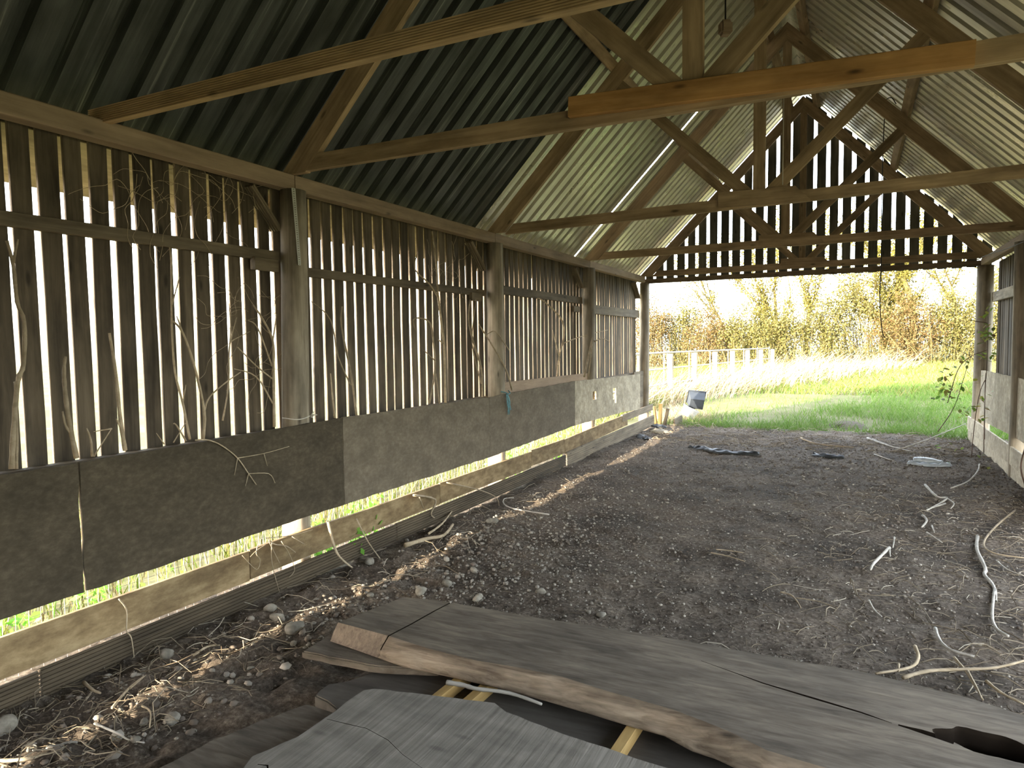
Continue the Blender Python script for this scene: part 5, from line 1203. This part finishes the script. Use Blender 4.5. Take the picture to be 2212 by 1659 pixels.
nettle_clump((-0.02, 0.42), 16, (0.12, 0.32, 0.52), 'bright green nettle clump spilling through the gap below the second panel', 1)
nettle_clump((-0.30, 4.5), 22, (0.2, 1.3, 0.58), 'green weeds glimpsed through the gap below the far plywood panels', 2)
nettle_clump((-0.65, -1.35), 14, (0.3, 0.5, 0.45), 'green weeds outside the gap below the dark panel', 3)

# ------------------------------------------------------------------ tubular fence
FE = thing('field_fence', (-1.3, 16.1, 0), 'tubular metal rail fence with timber posts on the left beyond the doorway', 'fence')
FP = [(-1.34+0.24*k, 16.1+2.2*k) for k in range(-3, 7)]
for k, (a, b_) in enumerate(FP):
    beam('post', (a+0.10, b_, -0.4), (a+0.10, b_, 1.24-0.012*max(0, k-3)), 0.16, 0.16, M['log'], FE, (1, 0, 0), ch=0.01)
for z in (1.28, 0.82, 0.38, -0.02):
    P = [(a, b_-0.09, z-0.012*max(0, k-3)) for k, (a, b_) in enumerate(FP)]
    mb = MB(); mb.tube([Vector(p) for p in P], 0.026, 8); mb.build('rail', M['steel'], FE, True)
for k in range(len(FP)-1):
    a = Vector((FP[k][0], FP[k][1], 0)).lerp(Vector((FP[k+1][0], FP[k+1][1], 0)), 0.93)
    mb = MB(); mb.tube([a+Vector((0, -0.09, -0.1)), a+Vector((0, -0.09, 1.27))], 0.018, 6); mb.build('upright', M['steel'], FE, True)

# ------------------------------------------------------------------ hedge and trees
def tree(x, y, H, seed, label, spread=0.45, mat_leaf='ivy', nleaf=2500, forks=5, lean=(0, 0), r0=0.16, leaf=0.05, ivy=0.5, group='trees beyond the doorway'):
    rr = random.Random(seed); z = float(land_z(np.array([x]), np.array([y]))[0])
    T = thing('tree', (x, y, z), label, 'tree', group); tr = MB(); tips = []; segs = []
    def grow(p, d, L, r, lev):
        P = [p]; n = 4
        for i in range(n):
            d = (d+Vector((rr.gauss(0, .13), rr.gauss(0, .13), rr.gauss(0.05, .08)))).normalized(); P.append(P[-1]+d*L/n)
        tr.tube(P, [r*(1-0.5*i/n) for i in range(n+1)], 6 if lev < 2 else 4, False)
        for a, b_ in zip(P[:-1], P[1:]): segs.append((a, b_, r, lev))
        if lev >= 4: tips.append(P[-1]); return
        for c in range(rr.randint(2, 3) if lev else forks):
            k = rr.randint(1 if lev == 0 else 2, n); s = spread*(0.6+0.7*rr.random())
            a = rr.uniform(0, 6.28); dd = (d+Vector((math.cos(a)*s*1.6, math.sin(a)*s*1.6, rr.uniform(-.1, .35)))).normalized()
            grow(P[k], dd, L*rr.uniform(.5, .74), r*0.55*(1-0.08*k), lev+1)
    grow(Vector((x, y, z-0.3)), Vector((lean[0], lean[1], 1)).normalized(), H*0.5, r0, 0)
    tr.build('trunk', M['trunk'], T, True)
    pts = []
    low = [s for s in segs if s[3] <= 1]; up = [s for s in segs if s[3] >= 2]
    for i in range(int(nleaf*2.2)):
        a, b_, r, lev = rr.choice(low) if rr.random() < ivy else rr.choice(up)
        sd = 0.12+r if lev <= 1 else 0.16
        pts.append(tuple(a.lerp(b_, rr.random())+Vector((rr.gauss(0, sd), rr.gauss(0, sd), rr.gauss(0, sd)))))
    V, F = scatter_quads(np.array(pts), leaf*1.35, seed); o = np_obj('foliage', V, F, M[mat_leaf], T); o['kind'] = 'stuff'
def bush(x, y, w, h, seed, label, mat_leaf='hedge', nleaf=6500, leaf=0.06):
    r = np.random.default_rng(seed); rr = random.Random(seed); z = float(land_z(np.array([x]), np.array([y]))[0])
    B = thing('hedge_bush', (x, y, z), label, 'bush', 'bushes of the far hedge')
    mb = MB(); ends = []
    for i in range(46):
        b0 = Vector((x+rr.gauss(0, w*.22), y+rr.gauss(0, .5), z-0.1)); a = rr.uniform(0, 6.28); s = rr.random()**.6
        tp = Vector((x+math.cos(a)*w*.55*s, y+math.sin(a)*0.9*s, z+h*(1.02-0.5*s*s)*rr.uniform(.7, 1.08)))
        md = b0.lerp(tp, .5)+Vector((rr.gauss(0, .15), rr.gauss(0, .15), h*.1)); P = smooth_path([b0, md, tp], 3)
        mb.tube(P, [0.022*(1-.75*k/(len(P)-1)) for k in range(len(P))], 4, False); ends.append(P)
    mb.build('stem', M['trunk'], B)
    pts = []
    for i in range(nleaf):
        P = rr.choice(ends); t = rr.random()**.7*(len(P)-1); k = min(int(t), len(P)-2); p = P[k].lerp(P[k+1], t-k)
        pts.append(tuple(p+Vector((rr.gauss(0, .19), rr.gauss(0, .19), rr.gauss(0, .17)))))
    V, F = scatter_quads(np.array(pts), leaf, seed); o = np_obj('foliage', V, F, M[mat_leaf], B); o['kind'] = 'stuff'
for i, (bx, by, w, h, mt, lab) in enumerate((
    (-8.4, 39.5, 3.4, 4.2, 'hedgered', 'russet bush just right of the left doorway post'),
    (-6.3, 40.5, 3.2, 4.0, 'hedge', 'olive bush with a rounded top, second from the left doorway post'),
    (-4.2, 39.0, 3.0, 3.0, 'hedgered', 'low tawny bush behind the middle of the rail fence'),
    (-2.2, 38.5, 3.0, 3.1, 'hedge', 'yellow-green bush behind the end of the rail fence'),
    (-0.2, 38.0, 3.2, 3.2, 'hedge', 'dense low bush in the middle of the hedge behind the dry reeds'),
    (2.0, 38.5, 3.2, 3.4, 'hedge', 'yellow-green bush left of the ivy tree'),
    (4.0, 39.5, 3.4, 5.6, 'hedge', 'tallest yellow bush rising to the lintel left of the forked tree'),
    (6.0, 38.0, 3.2, 3.2, 'hedgered', 'tawny bush under the forked ivy tree'),
    (8.0, 38.5, 3.2, 3.4, 'hedge', 'rounded bush left of the right doorway post'),
    (10.2, 39.5, 3.4, 4.0, 'hedge', 'bush partly hidden behind the right doorway post'))):
    bush(bx, by, w*1.1, h*1.12, 70+i, lab, mt)
tree(-3.6, 42, 9.0, 81, 'slim airy tree left of centre beyond the fence end', 0.30, 'ivy', 2200, 6, (0.03, 0), 0.10, 0.04, 0.25)
tree(-1.9, 43, 9.5, 82, 'thin sparse tree behind the end of the fence', 0.28, 'ivy', 2200, 6, (-0.04, 0), 0.09, 0.04, 0.3)
tree(-0.35, 41, 10.0, 83, 'ivy-clad upright tree in the centre of the doorway view', 0.30, 'ivy', 3200, 5, (0.02, 0), 0.14, 0.05, 0.6)
tree(0.9, 41.5, 9.0, 84, 'slim ivy-clad tree just right of centre', 0.32, 'ivy', 2400, 5, (0.05, 0), 0.11, 0.045, 0.5)
tree(5.0, 41, 10.5, 85, 'yellow ivy-clad trunk left of the forked tree', 0.34, 'ivy', 3600, 5, (-0.05, 0), 0.17, 0.055, 0.65)
tree(6.2, 40, 11.0, 86, 'large forked ivy tree with bare spreading branches right of centre', 0.55, 'ivy', 3600, 6, (0.10, 0), 0.24, 0.05, 0.6)
tree(8.6, 42, 9.0, 87, 'leaning sparse tree near the right doorway post', 0.40, 'ivy', 1800, 5, (0.06, 0), 0.12, 0.045, 0.45)
tree(10.8, 42, 8.0, 88, 'small tree behind the right doorway post', 0.40, 'hedge', 1600, 5, (0, 0), 0.12, 0.05, 0.4)

# muddy puddle in the trodden gateway
rr = random.Random(3); mz = float(land_z(np.array([MUDX]), np.array([MUDY]))[0])
ring = [(0.36*math.cos(q)*rr.uniform(.8, 1.2), 0.75*math.sin(q)*rr.uniform(.8, 1.2)) for q in np.linspace(0, 6.28, 29)[:-1]]
V = [(0, 0, 0.035)]+[(a*.6, b_*.6, 0.032) for a, b_ in ring]+[(a, b_, -0.03) for a, b_ in ring]; n = 28
F = [(0, 1+k, 1+(k+1) % n) for k in range(n)]+[(1+k, 1+n+k, 1+n+(k+1) % n, 1+(k+1) % n) for k in range(n)]
tag(link('mud_puddle', mesh_np('mud_puddle', V, F, True), M['mud'], None, Matrix.Translation((MUDX, MUDY, mz+0.02))), 'wet muddy patch trodden in the grass beyond the doorway', 'mud')
